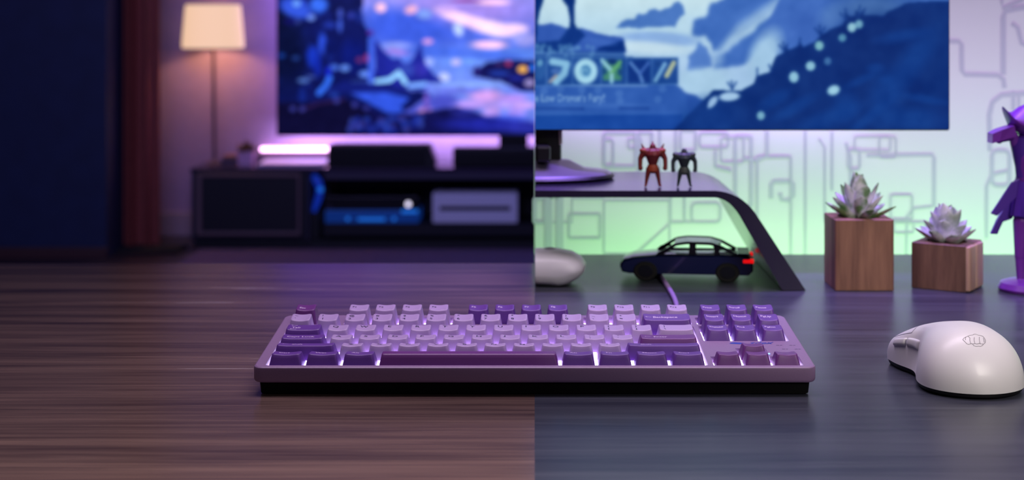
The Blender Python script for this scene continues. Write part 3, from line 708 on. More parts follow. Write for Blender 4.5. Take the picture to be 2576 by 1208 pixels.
# ---------------------------------------------------------------- white game controller, cut by the joint between the two desks
g = thing('game_controller', 'pale grey rounded game controller lying under the left end of the riser', 'game controller', (0, 0, 0))
bm = bmesh.new()
sil = [(1346,626),(1400,625),(1440,632),(1463,645),(1474,662),(1470,680),(1455,696),(1430,712),(1410,719),(1395,716),(1346,711)]
cd = 1.405
sil3 = [(P(x,y,cd).x, P(x,y,cd).z) for x, y in sil]
cxs, czs = .0005, sum(z for _, z in sil3)/len(sil3)
rings = []
for t in [i/14 for i in range(15)]:
    a = -PI/2+PI*t; s = max(.03, math.cos(a))**.55; y = cd+.028*math.sin(a)
    sx = .62+.38*s
    rings.append([(cxs+(x-cxs)*sx if x > .001 else .0005, y, max(.0006, czs+(z-czs)*s)) for x, z in sil3])
loft(bm, rings)
obj('shell', bm, mat('pale_grey_plastic', (226, 224, 228), .35), g, smooth=True, angle=50)
bm = bmesh.new(); bmesh.ops.create_uvsphere(bm, u_segments=20, v_segments=10, radius=.009, matrix=Matrix.Translation((.014, cd, P(0,628,cd).z-.004))@Matrix.Diagonal((1,1,.7,1)))
obj('thumbstick', bm, mat('grey_rubber', (150,148,160), .5), g, smooth=True)

# ---------------------------------------------------------------- figurines (joined bodies)
def limb(bm, a, b, ra, rb, n=12):
    a, b = Vector(a), Vector(b); t = (b-a); L = t.length; t.normalize()
    pts = []; rs = []
    for i in range(4):
        th = PI/2*i/3; pts.append(a-t*ra*math.cos(th)); rs.append(max(ra*math.sin(th), ra*.05))
    for i in range(4):
        th = PI/2*i/3; pts.append(b+t*rb*math.sin(th)); rs.append(max(rb*math.cos(th), rb*.05))
    tube(bm, pts, rs, n)
def blob(bm, c, r, s=(1,1,1)):
    bmesh.ops.create_uvsphere(bm, u_segments=16, v_segments=10, radius=r, matrix=Matrix.Translation(c)@Matrix.Diagonal((*s,1)))
def remesh(o, vox, sm=4):
    m = o.modifiers.new('remesh', 'REMESH'); m.mode = 'VOXEL'; m.voxel_size = vox; m.use_smooth_shade = True
    s = o.modifiers.new('smooth', 'SMOOTH'); s.factor = .5; s.iterations = sm
def brute(px, d, h, label, mcol, mcol2, horns):
    base = P(px, 0, d); k = h/.042
    g = thing('action_figure', label, 'figurine', (base.x, d, RZ+.0004))
    bm = bmesh.new(); q = lambda x, y, z: (x*k, y*k, z*k)
    L = lambda a, b, ra, rb: limb(bm, q(*a), q(*b), ra*k, rb*k)
    for s in (-1, 1):
        L((s*.0035,0,.0165), (s*.0052,0,.009), .0029, .0020); L((s*.0052,0,.009), (s*.0064,0,.002), .0019, .0014)
        L((s*.0064,.001,.0012), (s*.0072,-.0032,.0012), .0013, .0011)
        L((s*.0080,0,.0325), (s*.0116,0,.0265), .0034, .0023); L((s*.0116,0,.0265), (s*.0118,-.001,.0195), .0023, .0021); blob(bm, q(s*.0115,-.001,.0175), .0024*k)
    L((0,0,.0165), (0,0,.0215), .0044, .0040); L((0,0,.0215), (0,0,.030), .0042, .0074)
    L((-.0050,0,.0318), (.0050,0,.0318), .0046, .0046)
    blob(bm, q(0,-.001,.0372), .0030*k, (1,1,1.15))
    L((0,0,.033), (0,-.001,.0365), .0030, .0026)
    if horns:
        for s in (-1, 1): L((s*.0080,0,.035), (s*.0105,0,.0400), .0016, .0005)
        L((0,-.001,.039), (0,0,.0425), .0016, .0005)
    o = obj('body', bm, mcol, g); remesh(o, .00035*k)
    bm = bmesh.new(); lathe(bm, [(.0048*k,.0145*k),(.0052*k,.019*k),(.0046*k,.0205*k)], n=20, sy=.9); obj('kilt', bm, mcol2, g, smooth=True)
    for s in (-1, 1):
        bm = bmesh.new(); blob(bm, q(s*.0085,0,.0338), .0038*k, (1.05,1,.7)); obj('shoulder_plate', bm, mcol2, g, smooth=True)
    for s in (-1, 1):
        bm = bmesh.new(); blob(bm, q(s*.0011,-.0038,.0376), .0005*k); obj('eye', bm, m_black, g)
brute(1642, 1.395, .0412, 'red-orange horned brute figurine standing on the riser, left of the dark green one', mat('rust_red_paint', (112, 34, 24), .5), mat('rust_orange_paint', (150, 62, 30), .5), True)
brute(1721, 1.395, .0366, 'dark grey-green brute figurine standing on the riser, right of the red-orange one', mat('dark_green_paint', (40, 52, 50), .5), mat('grey_green_paint', (66, 74, 66), .5), False)

# ---------------------------------------------------------------- planters with succulents
def leaf(bm, base, az, el, L, W, cup=.35, thick=.0022, curl=.35):
    # pointed fleshy leaf from base
    N1, N2 = 9, 6
    out = Vector((math.cos(az), math.sin(az), 0)); side = Vector((-math.sin(az), math.cos(az), 0))
    p = Vector(base); e = el; rows_t = []; rows_b = []
    for i in range(N1+1):
        t = i/N1
        dirv = out*math.cos(e)+Vector((0,0,1))*math.sin(e); nrm = -out*math.sin(e)+Vector((0,0,1))*math.cos(e)
        wd = W*(.35+1.5*t-.2*t*t)*(1-t**3.2)**.8 if t < 1 else 0.0
        wd = max(wd*.62, .0001)
        rt, rb = [], []
        for j in range(N2+1):
            v = j/N2*2-1
            off = side*(v*wd)+nrm*(cup*wd*v*v)
            th = thick*(1-v*v)*(1-t*.7)
            rt.append(p+off+nrm*th*.25); rb.append(p+off-nrm*th)
        rows_t.append(rt); rows_b.append(rb)
        p = p+dirv*(L/N1); e += curl/N1
    rings = [rt+rb[::-1] for rt, rb in zip(rows_t, rows_b)]
    loft(bm, rings)
def leaf_mat(name, c0, c1):
    m = mat(name, c0, .55); nt = m.node_tree; b = nt.nodes['Principled BSDF']
    tc = nt.nodes.new('ShaderNodeTexCoord'); n = nt.nodes.new('ShaderNodeTexNoise'); n.inputs['Scale'].default_value = 70; n.inputs['Detail'].default_value = 2
    r = nt.nodes.new('ShaderNodeValToRGB'); r.color_ramp.elements[0].position = .42; r.color_ramp.elements[1].position = .6
    r.color_ramp.elements[0].color = (*lin(c0),1); r.color_ramp.elements[1].color = (*lin(c1),1)
    nt.links.new(tc.outputs['Object'], n.inputs['Vector']); nt.links.new(n.outputs['Fac'], r.inputs['Fac']); nt.links.new(r.outputs['Color'], b.inputs['Base Color'])
    return m
def planter(label, x, y, w_, h, rz, mw, ml, seed, spec, groove=False):
    g = thing('potted_succulent', label, 'potted plant', (x, y, 0), (0,0,rz))
    bm = bmesh.new(); a = w_/2
    ro, ri = .0014, .002
    loft(bm, [rrect(-a,a,-a,a,ro,.0005), rrect(-a,a,-a,a,ro,h-.0006), rrect(-a+.0006,a-.0006,-a+.0006,a-.0006,ro,h),
              [(q[0],q[1],h) for q in rrect(-a*.72,a*.72,-a*.72,a*.72,a*.7)], [(q[0],q[1],h-.012) for q in rrect(-a*.70,a*.70,-a*.70,a*.70,a*.68)]])
    obj('planter', bm, mw, g, smooth=True, angle=30)
    if groove:     # rounded pale blocks on the right-hand face
        for y0_, y1_ in ((-a+.0004, -.006), (-.0035, .018)):
            b2 = bmesh.new(); box(b2, a-.001, a+.0036, y0_, y1_, .0008, h-.0006, bev=.0016, seg=3); o = obj('side_block', b2, m_w3, g, smooth=True, angle=40); o['label'] = 'pale wooden side block'
    bm = bmesh.new(); lathe(bm, [(a*.66,h-.0118),(a*.66,h-.004),(a*.3,h-.003)], n=24); obj('soil', bm, mat('dark_soil', (40,30,28), .9), g)
    rg = random.Random(seed); bm = bmesh.new()
    for n_, el, L, W, r0, z0 in spec:
        for i in range(n_):
            az = 2*PI*(i+rg.uniform(-.12,.12))/n_+el*2.4
            leaf(bm, (r0*math.cos(az), r0*math.sin(az), h-.003+z0), az, el+rg.uniform(-.08,.08), L*rg.uniform(.9,1.06), W)
    obj('succulent', bm, ml, g, smooth=True, angle=60)
m_w1 = wood('reddish_wood', [(92, 56, 46), (134, 88, 70), (158, 112, 88)], sc=(40, 40, 5), fine=(220, 220, 10), rough=(.5,.65))
m_w2 = wood('brown_wood', [(78, 52, 44), (112, 78, 62), (140, 102, 82)], sc=(40, 40, 5), fine=(220, 220, 10), rough=(.5,.65), off=(2,3,1))
m_w3 = wood('pale_wood', [(176, 136, 116), (196, 158, 136), (210, 176, 154)], sc=(40, 40, 5), fine=(220, 220, 10), rough=(.5,.65))
x0 = P(2101,0,1.364).x
planter('taller wooden cube planter with a spiky green and white succulent, beside the sloping riser end', x0+.0265, 1.364+.0265, .053, P(0,553,1.364).z, 0, m_w1,
        leaf_mat('green_white_leaf', (112,150,88), (222,222,212)), 3,
        [(6, .25, .033, .0085, .004, 0), (6, .62, .031, .0105, .003, .001), (5, .98, .036, .0120, .002, .002), (4, 1.28, .040, .0115, .001, .002)])
planter('shorter wooden cube planter with a pale grey-green succulent, nearest the purple statuette', P(2384,0,1.385).x, 1.388, .050, P(0,617,1.36).z, math.radians(-32.5), m_w2,
        leaf_mat('pale_grey_leaf', (168,182,160), (224,224,222)), 8,
        [(7, .38, .029, .0110, .004, 0), (6, .72, .029, .0125, .003, .001), (5, 1.02, .033, .0135, .002, .002), (4, 1.28, .036, .0125, .001, .002)], groove=True)

# ---------------------------------------------------------------- purple statuette
def statuette():
    d = 1.365; px0 = 2592
    k = d/F
    g = thing('statuette', 'glossy purple statuette in a wide pointed hat and long coat, at the right edge', 'statuette', (P(px0,0,d).x, d, 0))
    m_p = mat('glossy_purple_resin', (118, 50, 160), .32); m_p2 = mat('deep_purple_resin', (78, 40, 150), .36)
    zg = 736
    q = lambda x, y, dy=0: ((x-px0)*k, dy, (zg-y)*k)
    bm = bmesh.new(); lathe(bm, [(.0275,.0005),(.0285,.003),(.026,.0075),(.020,.0095),(.008,.011)], n=40); obj('pedestal', bm, m_p, g, smooth=True)
    bm = bmesh.new()
    L = lambda a, b, ra, rb: limb(bm, a, b, ra*k, rb*k)
    L(q(2570,560), q(2566,650), 22, 14); L(q(2566,650), q(2568,712), 13, 10); L(q(2568,715), q(2556,716,-.006), 10, 7)
    L(q(2618,560), q(2622,650), 22, 14); L(q(2622,650), q(2620,712), 13, 10); L(q(2620,715), q(2626,716,-.006), 10, 7)
    L(q(2592,540), q(2592,480), 34, 30); L(q(2592,480), q(2592,400), 30, 40); L(q(2570,385), q(2614,385), 24, 24)
    L(q(2592,375), q(2592,350), 14, 13); blob(bm, q(2592,335), 22*k, (1,1,1.2))
    L(q(2560,385), q(2545,345,-.004), 15, 12); L(q(2545,345,-.004), q(2510,352,-.010), 12, 9); blob(bm, q(2504,354,-.011), 10*k)
    L(q(2626,385), q(2640,440,-.004), 15, 12); L(q(2640,440,-.004), q(2640,490,-.012), 12, 9)
    o = obj('body', bm, m_p, g); remesh(o, .0007, 3)
    # hat with swept brim
    bm = bmesh.new(); n = 40; rings = []
    for r, z, up in ((8,264,0),(30,274,0),(46,290,4),(60,304,20),(70,318,46),(69,324,46),(54,334,10),(30,344,0)):
        rr_ = []
        for i in range(n):
            t = 2*PI*i/n; c = math.cos(t)
            x = 2592+r*c; y = z-up*abs(c)**3
            rr_.append(q(x, y, r*k*.8*math.sin(t)))
        rings.append(rr_)
    loft(bm, rings, True, True); obj('hat', bm, m_p, g, smooth=True, angle=60)
    bm = bmesh.new(); loft(bm, [[q(2484,338,-.016), q(2484,338,.0), q(2483,362,0), q(2483,362,-.016)], [q(2505,328,-.018), q(2505,328,.002), q(2500,356,.002), q(2500,356,-.018)], [q(2540,318,-.014), q(2540,318,.004), q(2545,345,.004), q(2545,345,-.014)]]); obj('arm_guard', bm, m_p, g)
    bm = bmesh.new(); loft(bm, [[q(2592+a*math.cos(2*PI*i/n), z, a*k*.55*math.sin(2*PI*i/n)-.002) for i in range(n)] for a, z in ((22,340),(44,352),(50,372),(46,396),(40,425),(38,450))]); obj('cape', bm, m_p2, g, smooth=True)
    # coat skirt, belt
    bm = bmesh.new(); rings = []
    for r, z in ((34,452),(38,458),(44,500),(52,545),(50,548),(40,500),(30,458)):
        rings.append([q(2592+r*math.cos(2*PI*i/n)*(1+.05*math.sin(i*2.5)), z, r*k*.72*math.sin(2*PI*i/n)) for i in range(n)])
    loft(bm, rings, False, False); obj('coat_skirt', bm, m_p2, g, smooth=True)
    bm = bmesh.new(); lathe(bm, [(34*k, (zg-462)*k),(37*k,(zg-458)*k),(37*k,(zg-450)*k),(33*k,(zg-446)*k)], n=32, sy=.8); obj('belt', bm, m_p, g, smooth=True)
    def panel(pts, y0, y1, nm):
        bm = bmesh.new(); 
        a = [q(x, y, y0) for x, y in pts]; b = [q(x, y, y1) for x, y in pts]; loft(bm, [a, b]); bmesh.ops.bevel(bm, geom=bm.edges[:], offset=.0006, segments=1, affect='EDGES'); obj(nm, bm, m_p2, g)
    panel([(2560,452),(2540,462),(2512,505),(2488,540),(2504,546),(2530,520),(2552,500)], -.006, -.003, 'coat_tail')
    panel([(2560,470),(2528,530),(2510,560),(2494,594),(2512,595),(2524,562),(2548,556),(2562,530)], .002, .006, 'coat_tail')
    for s, x in ((-1,2584),(1,2600)):
        bm = bmesh.new(); blob(bm, q(x, 336, -.0078), 2.5*k); obj('eye', bm, m_p2, g)
statuette()

# ---------------------------------------------------------------- mouse
def mouse():
    Lm = .112
    g = thing('computer_mouse', 'white wireless mouse with fist outline logo, to the right of the keyboard', 'mouse', (.2905, .9665, 0), (0,0,math.radians(7)))
    m_wh = mat('satin_white_plastic', (224, 221, 222), .42, coat=.15)
    import bisect
    def interp(x, xs, ys):
        x = min(max(x, xs[0]), xs[-1]); i = min(max(bisect.bisect(xs, x)-1, 0), len(xs)-2); n = len(xs)
        t = (x-xs[i])/(xs[i+1]-xs[i]); h = xs[i+1]-xs[i]
        m = lambda j: (ys[min(j+1,n-1)]-ys[max(j-1,0)])/(xs[min(j+1,n-1)]-xs[max(j-1,0)])
        return (2*t**3-3*t*t+1)*ys[i]+(t**3-2*t*t+t)*h*m(i)+(-2*t**3+3*t*t)*ys[i+1]+(t**3-t*t)*h*m(i+1)
    WX = [0,.010,.025,.040,.058,.074,.095,.112]; WY = [.0325,.0340,.0345,.0335,.0295,.0275,.0290,.0290]
    HX = [0,.010,.025,.045,.062,.080,.098,.112]; HY = [.032,.0365,.0402,.0414,.0388,.0338,.0268,.0205]
    u0 = .036
    def surf(u, th):      # th 0..PI over the top, from the right side to the left side
        e = 1.0
        if u < u0: e = max(0., 1-((u0-u)/u0)**2.3)**.5
        f = 1.0
        if u > Lm-.008: f = max(0., 1-((u-Lm+.008)/.008)**3)**.4
        wv = interp(u, WX, WY)*e*(.9+.1*f); hv = interp(u, HX, HY)*(e**.85)*f
        c, s = math.cos(th), math.sin(th)
        fb = min(1, max(0, (u-.035)/.045)); p = .90-.32*fb
        v = math.copysign(abs(c)**p, c)*wv; z = .0040+(hv-.0040)*abs(s)**(.88-.38*fb) if hv > .0040 else .0040
        # waist on the flanks
        flank = math.exp(-((u-.068)/.016)**2)*math.sin(min(PI, max(0, (z/max(hv,1e-4))*PI)))**.5*.0050
        v -= math.copysign(flank, v)*min(1, abs(c)*1.6)
        return Vector((v, u, z))
    NU, NT = 72, 56
    us = [u0*(1-math.cos(PI/2*i/22)) for i in range(22)]+[u0+(Lm-.008-u0)*i/36 for i in range(36)]+[Lm-.008+.008*math.sin(PI/2*i/13) for i in range(14)]
    us[0] = .00001
    bm = bmesh.new()
    rings = []
    for u in us:
        r = [surf(u, PI*j/NT) for j in range(NT+1)]
        rings.append(r)
    loft(bm, rings, True, True)
    sh = obj('shell', bm, m_wh, g, smooth=True, angle=45)
    # thin dark base plate
    bm = bmesh.new(); R0, R1 = [], []
    pts = [surf(u, 0) for u in us]+[surf(u, PI) for u in us[::-1]]
    loft(bm, [[(p.x*.93, .003+p.y*.965, .0003) for p in pts], [(p.x*.965, .0012+p.y*.982, .0018) for p in pts], [(p.x*.99, .0005+p.y*.99, .0042) for p in pts]])
    obj('base_plate', bm, m_black, g)
    # raised side buttons on the left flank
    def patch(u_a, u_b, t_a, t_b, h, name, m, nu=16, nt=8):
        bm = bmesh.new(); T = []; Bt = []
        for i in range(nu+1):
            for j in range(nt+1):
                u = u_a+(u_b-u_a)*i/nu; t = t_a+(t_b-t_a)*j/nt
                p = surf(u, t); pu = surf(u+.0005, t)-surf(u-.0005, t); pt = surf(u, t+.01)-surf(u, t-.01)
                n_ = pt.cross(pu); n_ = n_.normalized() if n_.length else Vector((0,0,1))
                if n_.dot(Vector((p.x, 0, p.z-.01))) < 0: n_ = -n_
                a = i/nu*2-1; b = j/nt*2-1
                k_ = (max(0, 1-abs(a)**8)*max(0, 1-abs(b)**4))**.5
                T.append(bm.verts.new(p+n_*(h*k_-.0002)))
        for i in range(nu):
            for j in range(nt):
                q = i*(nt+1)+j; bm.faces.new((T[q], T[q+1], T[q+nt+2], T[q+nt+1]))
        return obj(name, bm, m, g, smooth=True, angle=0)
    patch(.082, .097, math.radians(152), math.radians(166), .0020, 'side_button', m_wh)
    patch(.066, .0815, math.radians(152), math.radians(166), .0020, 'side_button', m_wh)
    m_seam = mat('grey_seam', (120, 116, 124), .6)
    # seam between shell and main buttons, wheel
    def ribbon(pts, wd, name, m):
        bm = bmesh.new()
        for a, b in zip(pts, pts[1:]):
            pa, na = a; pb, nb = b; t = (pb-pa)
            if t.length < 1e-7: continue
            s_ = t.normalized().cross(na).normalized()*wd/2
            e = t.normalized()*wd*.3
            v = [bm.verts.new(p) for p in (pa+s_-e+na*.00012, pb+s_+e+nb*.00012, pb-s_+e+nb*.00012, pa-s_-e+na*.00012)]
            bm.faces.new(v)
        return obj(name, bm, m, g)
    def sn(u, t):
        p = surf(u, t); pu = surf(u+.0005, t)-surf(u-.0005, t); pt = surf(u, t+.01)-surf(u, t-.01); n_ = pt.cross(pu).normalized()
        if n_.z < 0: n_ = -n_
        return p, n_
    ribbon([sn(.080, math.radians(a)) for a in range(100, 142, 3)]+[sn(.080+.03*i/20, math.radians(141)) for i in range(20)], .0004, 'button_seam', m_seam)
    bm = bmesh.new(); bmesh.ops.create_cone(bm, cap_ends=True, segments=28, radius1=.0095, radius2=.0095, depth=.006, matrix=Matrix.Translation((0,.094,.0165))@Matrix.Rotation(PI/2,4,'Y')); obj('scroll_wheel', bm, m_black, g)
    # fist logo: lines laid on the shell where the photo shows them
    bpy.context.view_layer.update()
    Mw = Matrix.Translation(g.location)@Euler(g.rotation_euler).to_matrix().to_4x4(); Mi = Mw.inverted()
    tree = BVHTree.FromPolygons([v.co.copy() for v in sh.data.vertices], [tuple(p.vertices) for p in sh.data.polygons])
    def hit(x, y):
        px, py = 2200+x*376/1566, 760+y*376/1566
        o_ = Mi@Vector((0,0,H)); d_ = (Mi@P(px, py, 1.0)-o_).normalized()
        loc, nn, i, dist = tree.ray_cast(o_, d_)
        return (loc, nn) if loc is not None else None
    LINES = [[(930,388),(925,396),(940,410),(955,425),(968,440),(985,445),(1005,440),(1015,436),(1025,440),(1040,440),(1055,436),(1068,442),(1085,440),(1098,434),(1110,440),(1130,442),(1148,440),(1160,425),(1162,400),(1150,378),(1135,360),(1110,352),(1085,348),(1060,338),(1045,338),(1030,346),(1010,348),(995,352),(980,358),(960,366),(940,375),(930,388)],
             [(1000,380),(998,400),(1003,425),(1010,436)],[(1045,372),(1043,400),(1047,425),(1052,436)],[(1098,368),(1098,400),(1102,425),(1108,436)],[(1140,378),(1146,400),(1148,425)],
             [(1030,444),(1040,460),(1065,466),(1090,463),(1110,466),(1130,458),(1140,444)],[(960,366),(950,385),(955,400)],[(975,360),(990,368),(1000,380)]]
    bm = bmesh.new()
    for ln in LINES:
        P2 = []
        for (xa, ya), (xb, yb) in zip(ln, ln[1:]):
            for t in (0, .5): P2.append((xa+(xb-xa)*t, ya+(yb-ya)*t))
        P2.append(ln[-1]); hs = [hit(*p) for p in P2]; hs = [h for h in hs if h]
        for (pa, na), (pb, nb) in zip(hs, hs[1:]):
            t = pb-pa
            if t.length < 1e-7: continue
            s_ = t.normalized().cross(na).normalized()*.00015; e = t.normalized()*.0001
            bm.faces.new([bm.verts.new(p) for p in (pa+s_-e+na*.0001, pb+s_+e+nb*.0001, pb-s_+e+nb*.0001, pa-s_-e+na*.0001)])
    obj('fist_logo', bm, mat('grey_print', (118, 114, 118), .6), g)
mouse()

# ---------------------------------------------------------------- keyboard
U = .01905; TILT = math.radians(3.8); ZC = .0185
kb = thing('keyboard', 'purple mechanical keyboard with white backlight, lying across both desk tops', 'keyboard', (0, .980, 0), (TILT, 0, 0))
m_case = mat('lilac_case_plastic', (146, 116, 156), .45, noise=(900, .04, .02))
m_light = mat('light_lavender_keycap', (186, 158, 208), .42)
m_purple = mat('violet_keycap', (106, 62, 152), .42)
m_plum = mat('plum_keycap', (112, 54, 130), .42)
m_dleg = mat('dark_purple_legend', (44, 24, 76), .6)
m_lleg = mat('pale_legend', (214, 190, 228), .6)
HW = .1820; DK = .1315
X0 = -18.25*U/2
holes = []
mg = .0007
def hr(xa, xb, ya, yb, r=.0016): return rrect(X0+xa*U-mg, X0+xb*U+mg, ya-mg, yb+mg, r, seg=3)
ROW = {'ctrl': .0145, 'z': .0145+U, 'a': .0145+2*U, 'q': .0145+3*U, 'n': .0145+4*U, 'f': .0145+5.25*U}
hu = U/2
holes.append(hr(0, 15, ROW['ctrl']-hu+.0003, ROW['n']+hu-.0008))
for a, b in ((0,1),(2,6),(6.5,10.5),(11,15),(15.25,18.25)): holes.append(hr(a, b, ROW['f']-hu+.0008, ROW['f']+hu-.0008))
holes.append(hr(15.25, 18.25, ROW['q']-hu+.0003, ROW['n']+hu-.0008))
ya, yb, yc = ROW['ctrl']-hu+.0003-mg, ROW['ctrl']+hu+mg*.5, ROW['z']+hu+mg
xa, xb, xc, xd = [X0+q*U for q in (15.25, 16.25, 17.25, 18.25)]
holes.append([(xd+mg, ya),(xd+mg, yb),(xc+mg, yb),(xc+mg, yc),(xb-mg, yc),(xb-mg, yb),(xa-mg, yb),(xa-mg, ya)])
bm = bmesh.new()
e_in = .0012

def ring_at(ins, z): return [(x, y, z) for x, y in rrect(-HW+ins, HW-ins, ins, DK-ins, .0062-ins*.6, seg=6)]
rings = [ring_at(.0022, .0080), ring_at(.0008, .0084), ring_at(.0002, .0092), ring_at(0, .0102), ring_at(0, ZC-.0014), ring_at(.0004, ZC-.0005), ring_at(.0012, ZC)]
R = loft(bm, rings, True, False)
edges = []
top = R[-1]
edges += [bm.edges.get((top[i], top[(i+1) % len(top)])) for i in range(len(top))]
for h in holes:
    chl = [[bm.verts.new((x, y, z)) for x, y in h] for z in (ZC, ZC-.0050)]
    n = len(h)
    for i in range(n):
        j = (i+1) % n; bm.faces.new((chl[0][i], chl[0][j], chl[1][j], chl[1][i]))
        edges.append(bm.edges.get((chl[0][i], chl[0][j])))
bmesh.ops.triangle_fill(bm, use_beauty=True, use_dissolve=False, edges=edges)
# keep only fill faces outside the holes (triangle_fill respects nested loops)
def inpoly(x, y, poly):
    c = False; n = len(poly)
    for i in range(n):
        (xa_, ya_), (xb_, yb_) = poly[i], poly[(i+1) % n]
        if (ya_ > y) != (yb_ > y) and x < (xb_-xa_)*(y-ya_)/(yb_-ya_)+xa_: c = not c
    return c
kill = [f for f in bm.faces if len(f.verts) == 3 and any(inpoly(f.calc_center_median().x, f.calc_center_median().y, h) for h in holes)]
if kill: bmesh.ops.delete(bm, geom=kill, context='FACES_ONLY')
obj('case', bm, m_case, kb, smooth=True, angle=28)
# black underside wedge resting on the desk
bm = bmesh.new(); tt = math.tan(TILT)
def wring(ins, f): return [(x, y, f(y)) for x, y in rrect(-HW+ins, HW-ins, ins*.6+.0004, DK-ins, .004, seg=4)]
loft(bm, [wring(.0055, lambda y: -y*tt+.0003), wring(.0042, lambda y: .0004 if y < .06 else .0004), wring(.0036, lambda y: .0079)])
obj('base', bm, mat('matt_black_base', (6, 6, 8), .8, spec=.2), kb)
# lit plate under the keys
m_plate = mat('white_switch_plate', (235, 232, 245), .6, emit=(226, 212, 255), estr=3.6)
bm = bmesh.new()
box(bm, -HW+.004, HW-.004, .004, DK-.004, ZC-.0062, ZC-.0042)
obj('backlit_plate', bm, m_plate, kb)
# keycaps: (row: back height, front height over the case plane)
HT = {'ctrl': (.0048,.0064), 'z': (.0050,.0068), 'a': (.0056,.0063), 'q': (.0074,.0070), 'n': (.0101,.0087), 'f': (.0108,.0098)}
def keycap(row, u0, wu, m, legend=(), mleg=None, convex=False, label=None):
    x0 = X0+u0*U+.00100; x1 = X0+(u0+wu)*U-.00100; yc_ = ROW[row]; y0 = yc_-hu+.0007; y1 = yc_+hu-.0007
    cx, cy = (x0+x1)/2, yc_; hwb = (x1-x0)/2; hdb = (y1-y0)/2
    zb_, zf_ = HT[row]; zlow = -.0027
    ti = .0019; tf = .0036; tb = .0018
    hwt = hwb-ti; ytf, ytb = y0+tf, y1-tb
    dish = .0009 if wu < 1.3 else .0008
    def ztop(x, y):
        t = (y-ytf)/(ytb-ytf); z = zf_+(zb_-zf_)*t
        xx = (x-cx)/hwt
        if convex: return z-.0009*abs((t-.5)*2)**2+.0004
        if wu > 1.3:
            e = max(0, (abs(x-cx)-(hwt-.006))/.006); return z-dish*(1-min(1, e)**2)+.0002
        return z-dish*(1-xx*xx)
    bm = bmesh.new(); rings = []
    seg = 4
    def ring(s, zfun, extra=0):
        a = hwb+(hwt-hwb)*s-extra; f = y0+(ytf-y0)*s+extra; b = y1+(ytb-y1)*s-extra
        rr_ = .0008+.0012*s
        pts = []
        base = rrect(cx-a, cx+a, f, b, rr_, seg=seg)
        # subdivide straight runs so that the dished rim is smooth
        n = len(base)
        for i in range(n):
            p, q = base[i], base[(i+1) % n]; pts.append(p)
            if (i+1) % (seg+1) == 0:
                for j in range(1, 8): pts.append((p[0]+(q[0]-p[0])*j/8, p[1]+(q[1]-p[1])*j/8))
        return [(x, y, zfun(x, y)) for x, y in pts]
    for s in (0, .02, .35, .7, .93):
        def zf2(x, y, s=s):
            xx = cx+(x-cx)*(hwt/(hwb+(hwt-hwb)*s)); 
            return ZC+zlow+(ztop(min(max(xx,cx-hwt),cx+hwt), min(max(y,ytf),ytb))-zlow)*(s**.93 if s else 0)
        rings.append(ring(s, zf2))
    rings.append(ring(1, lambda x, y: ZC+ztop(x, y)-.00035, -.00005))
    rings.append(ring(1, lambda x, y: ZC+ztop(x, y), .0004))
    tcy = (ytf+ytb)/2
    for q_ in (.8, .55, .28, .06):
        rings.append([(cx+(x-cx)*q_, tcy+(y-tcy)*q_, 0) for x, y, _ in rings[6]])
        rings[-1] = [(x, y, ZC+ztop(x, y)) for x, y, _ in rings[-1]]
    loft(bm, rings, True, True, 0)
    nb = len(bm.faces)
    for item in legend:
        s_, fx, fy, size = item[:4]; mi = item[4] if len(item) > 4 else 1
        lx_ = cx-hwt+.0010+fx*(2*hwt-.002); ly_ = ytf+fy*(ytb-ytf)
        if s_ == '#bar':
            vs, fs = [(0,0,0),(.0022,0,0),(.0022,.0006,0),(0,.0006,0),(.0003,.0009,0),(.0008,.0009,0),(.0008,.0014,0),(.0003,.0014,0),(.0011,.0009,0),(.0019,.0009,0),(.0019,.0012,0),(.0011,.0012,0)], [(0,1,2,3),(4,5,6,7),(8,9,10,11)]
        elif s_ in ('#left', '#up'):
            vs, fs = [(0,.0006,0),(.0012,.0012,0),(.0012,.0008,0),(.0045,.0008,0),(.0045,.0004,0),(.0012,.0004,0),(.0012,0,0)], [(0,1,6),(2,3,4,5)]
        else:
            vs, fs = text_geo(s_, size, .00009)
        V = [bm.verts.new((lx_+v[0], ly_+v[1]*1.05, ZC+ztop(lx_+v[0], ly_+v[1]*1.05)+.00006)) for v in vs]
        for f in fs:
            try: ff = bm.faces.new([V[i] for i in f]); ff.material_index = mi
            except ValueError: pass
    bm.normal_update()
    me = bpy.data.meshes.new('keycap')
    lf = [f for f in bm.faces if f.material_index > 0]
    bmesh.ops.recalc_face_normals(bm, faces=[f for f in bm.faces if f.material_index == 0])
    for f in lf:
        if f.normal.z < 0: f.normal_flip()
    bm.to_mesh(me); bm.free()
    for mm in (m, mleg or m_dleg, m_lleg): me.materials.append(mm)
    me.polygons.foreach_set('use_smooth', [True]*len(me.polygons)); me.set_sharp_from_angle(angle=math.radians(50))
    o = bpy.data.objects.new('keycap', me); C.objects.link(o); o.parent = kb
    if label: o['label'] = label
    return o
LS = .0040; SS = .0033
keycap('f', 0, 1, m_plum, [('Esc', .08, .35, SS)], m_lleg, label='plum escape keycap')
for i in range(12):
    u = 2+i+(.5 if i > 3 else 0)+(.5 if i > 7 else 0); mid = 4 <= i <= 7
    keycap('f', u, 1, m_purple if mid else m_light, [('F%d' % (i+1), .06, .48, SS)]+([] if mid else [('#bar', .66, .08, 0, 2)]), m_lleg if mid else m_dleg, label=('violet' if mid else 'light lavender')+' function keycap')
for i, s in enumerate(('Print','Scroll','Pause')): keycap('f', 15.25+i, 1, m_purple, [(s, .02, .40, .0034)], m_lleg, label='violet keycap')
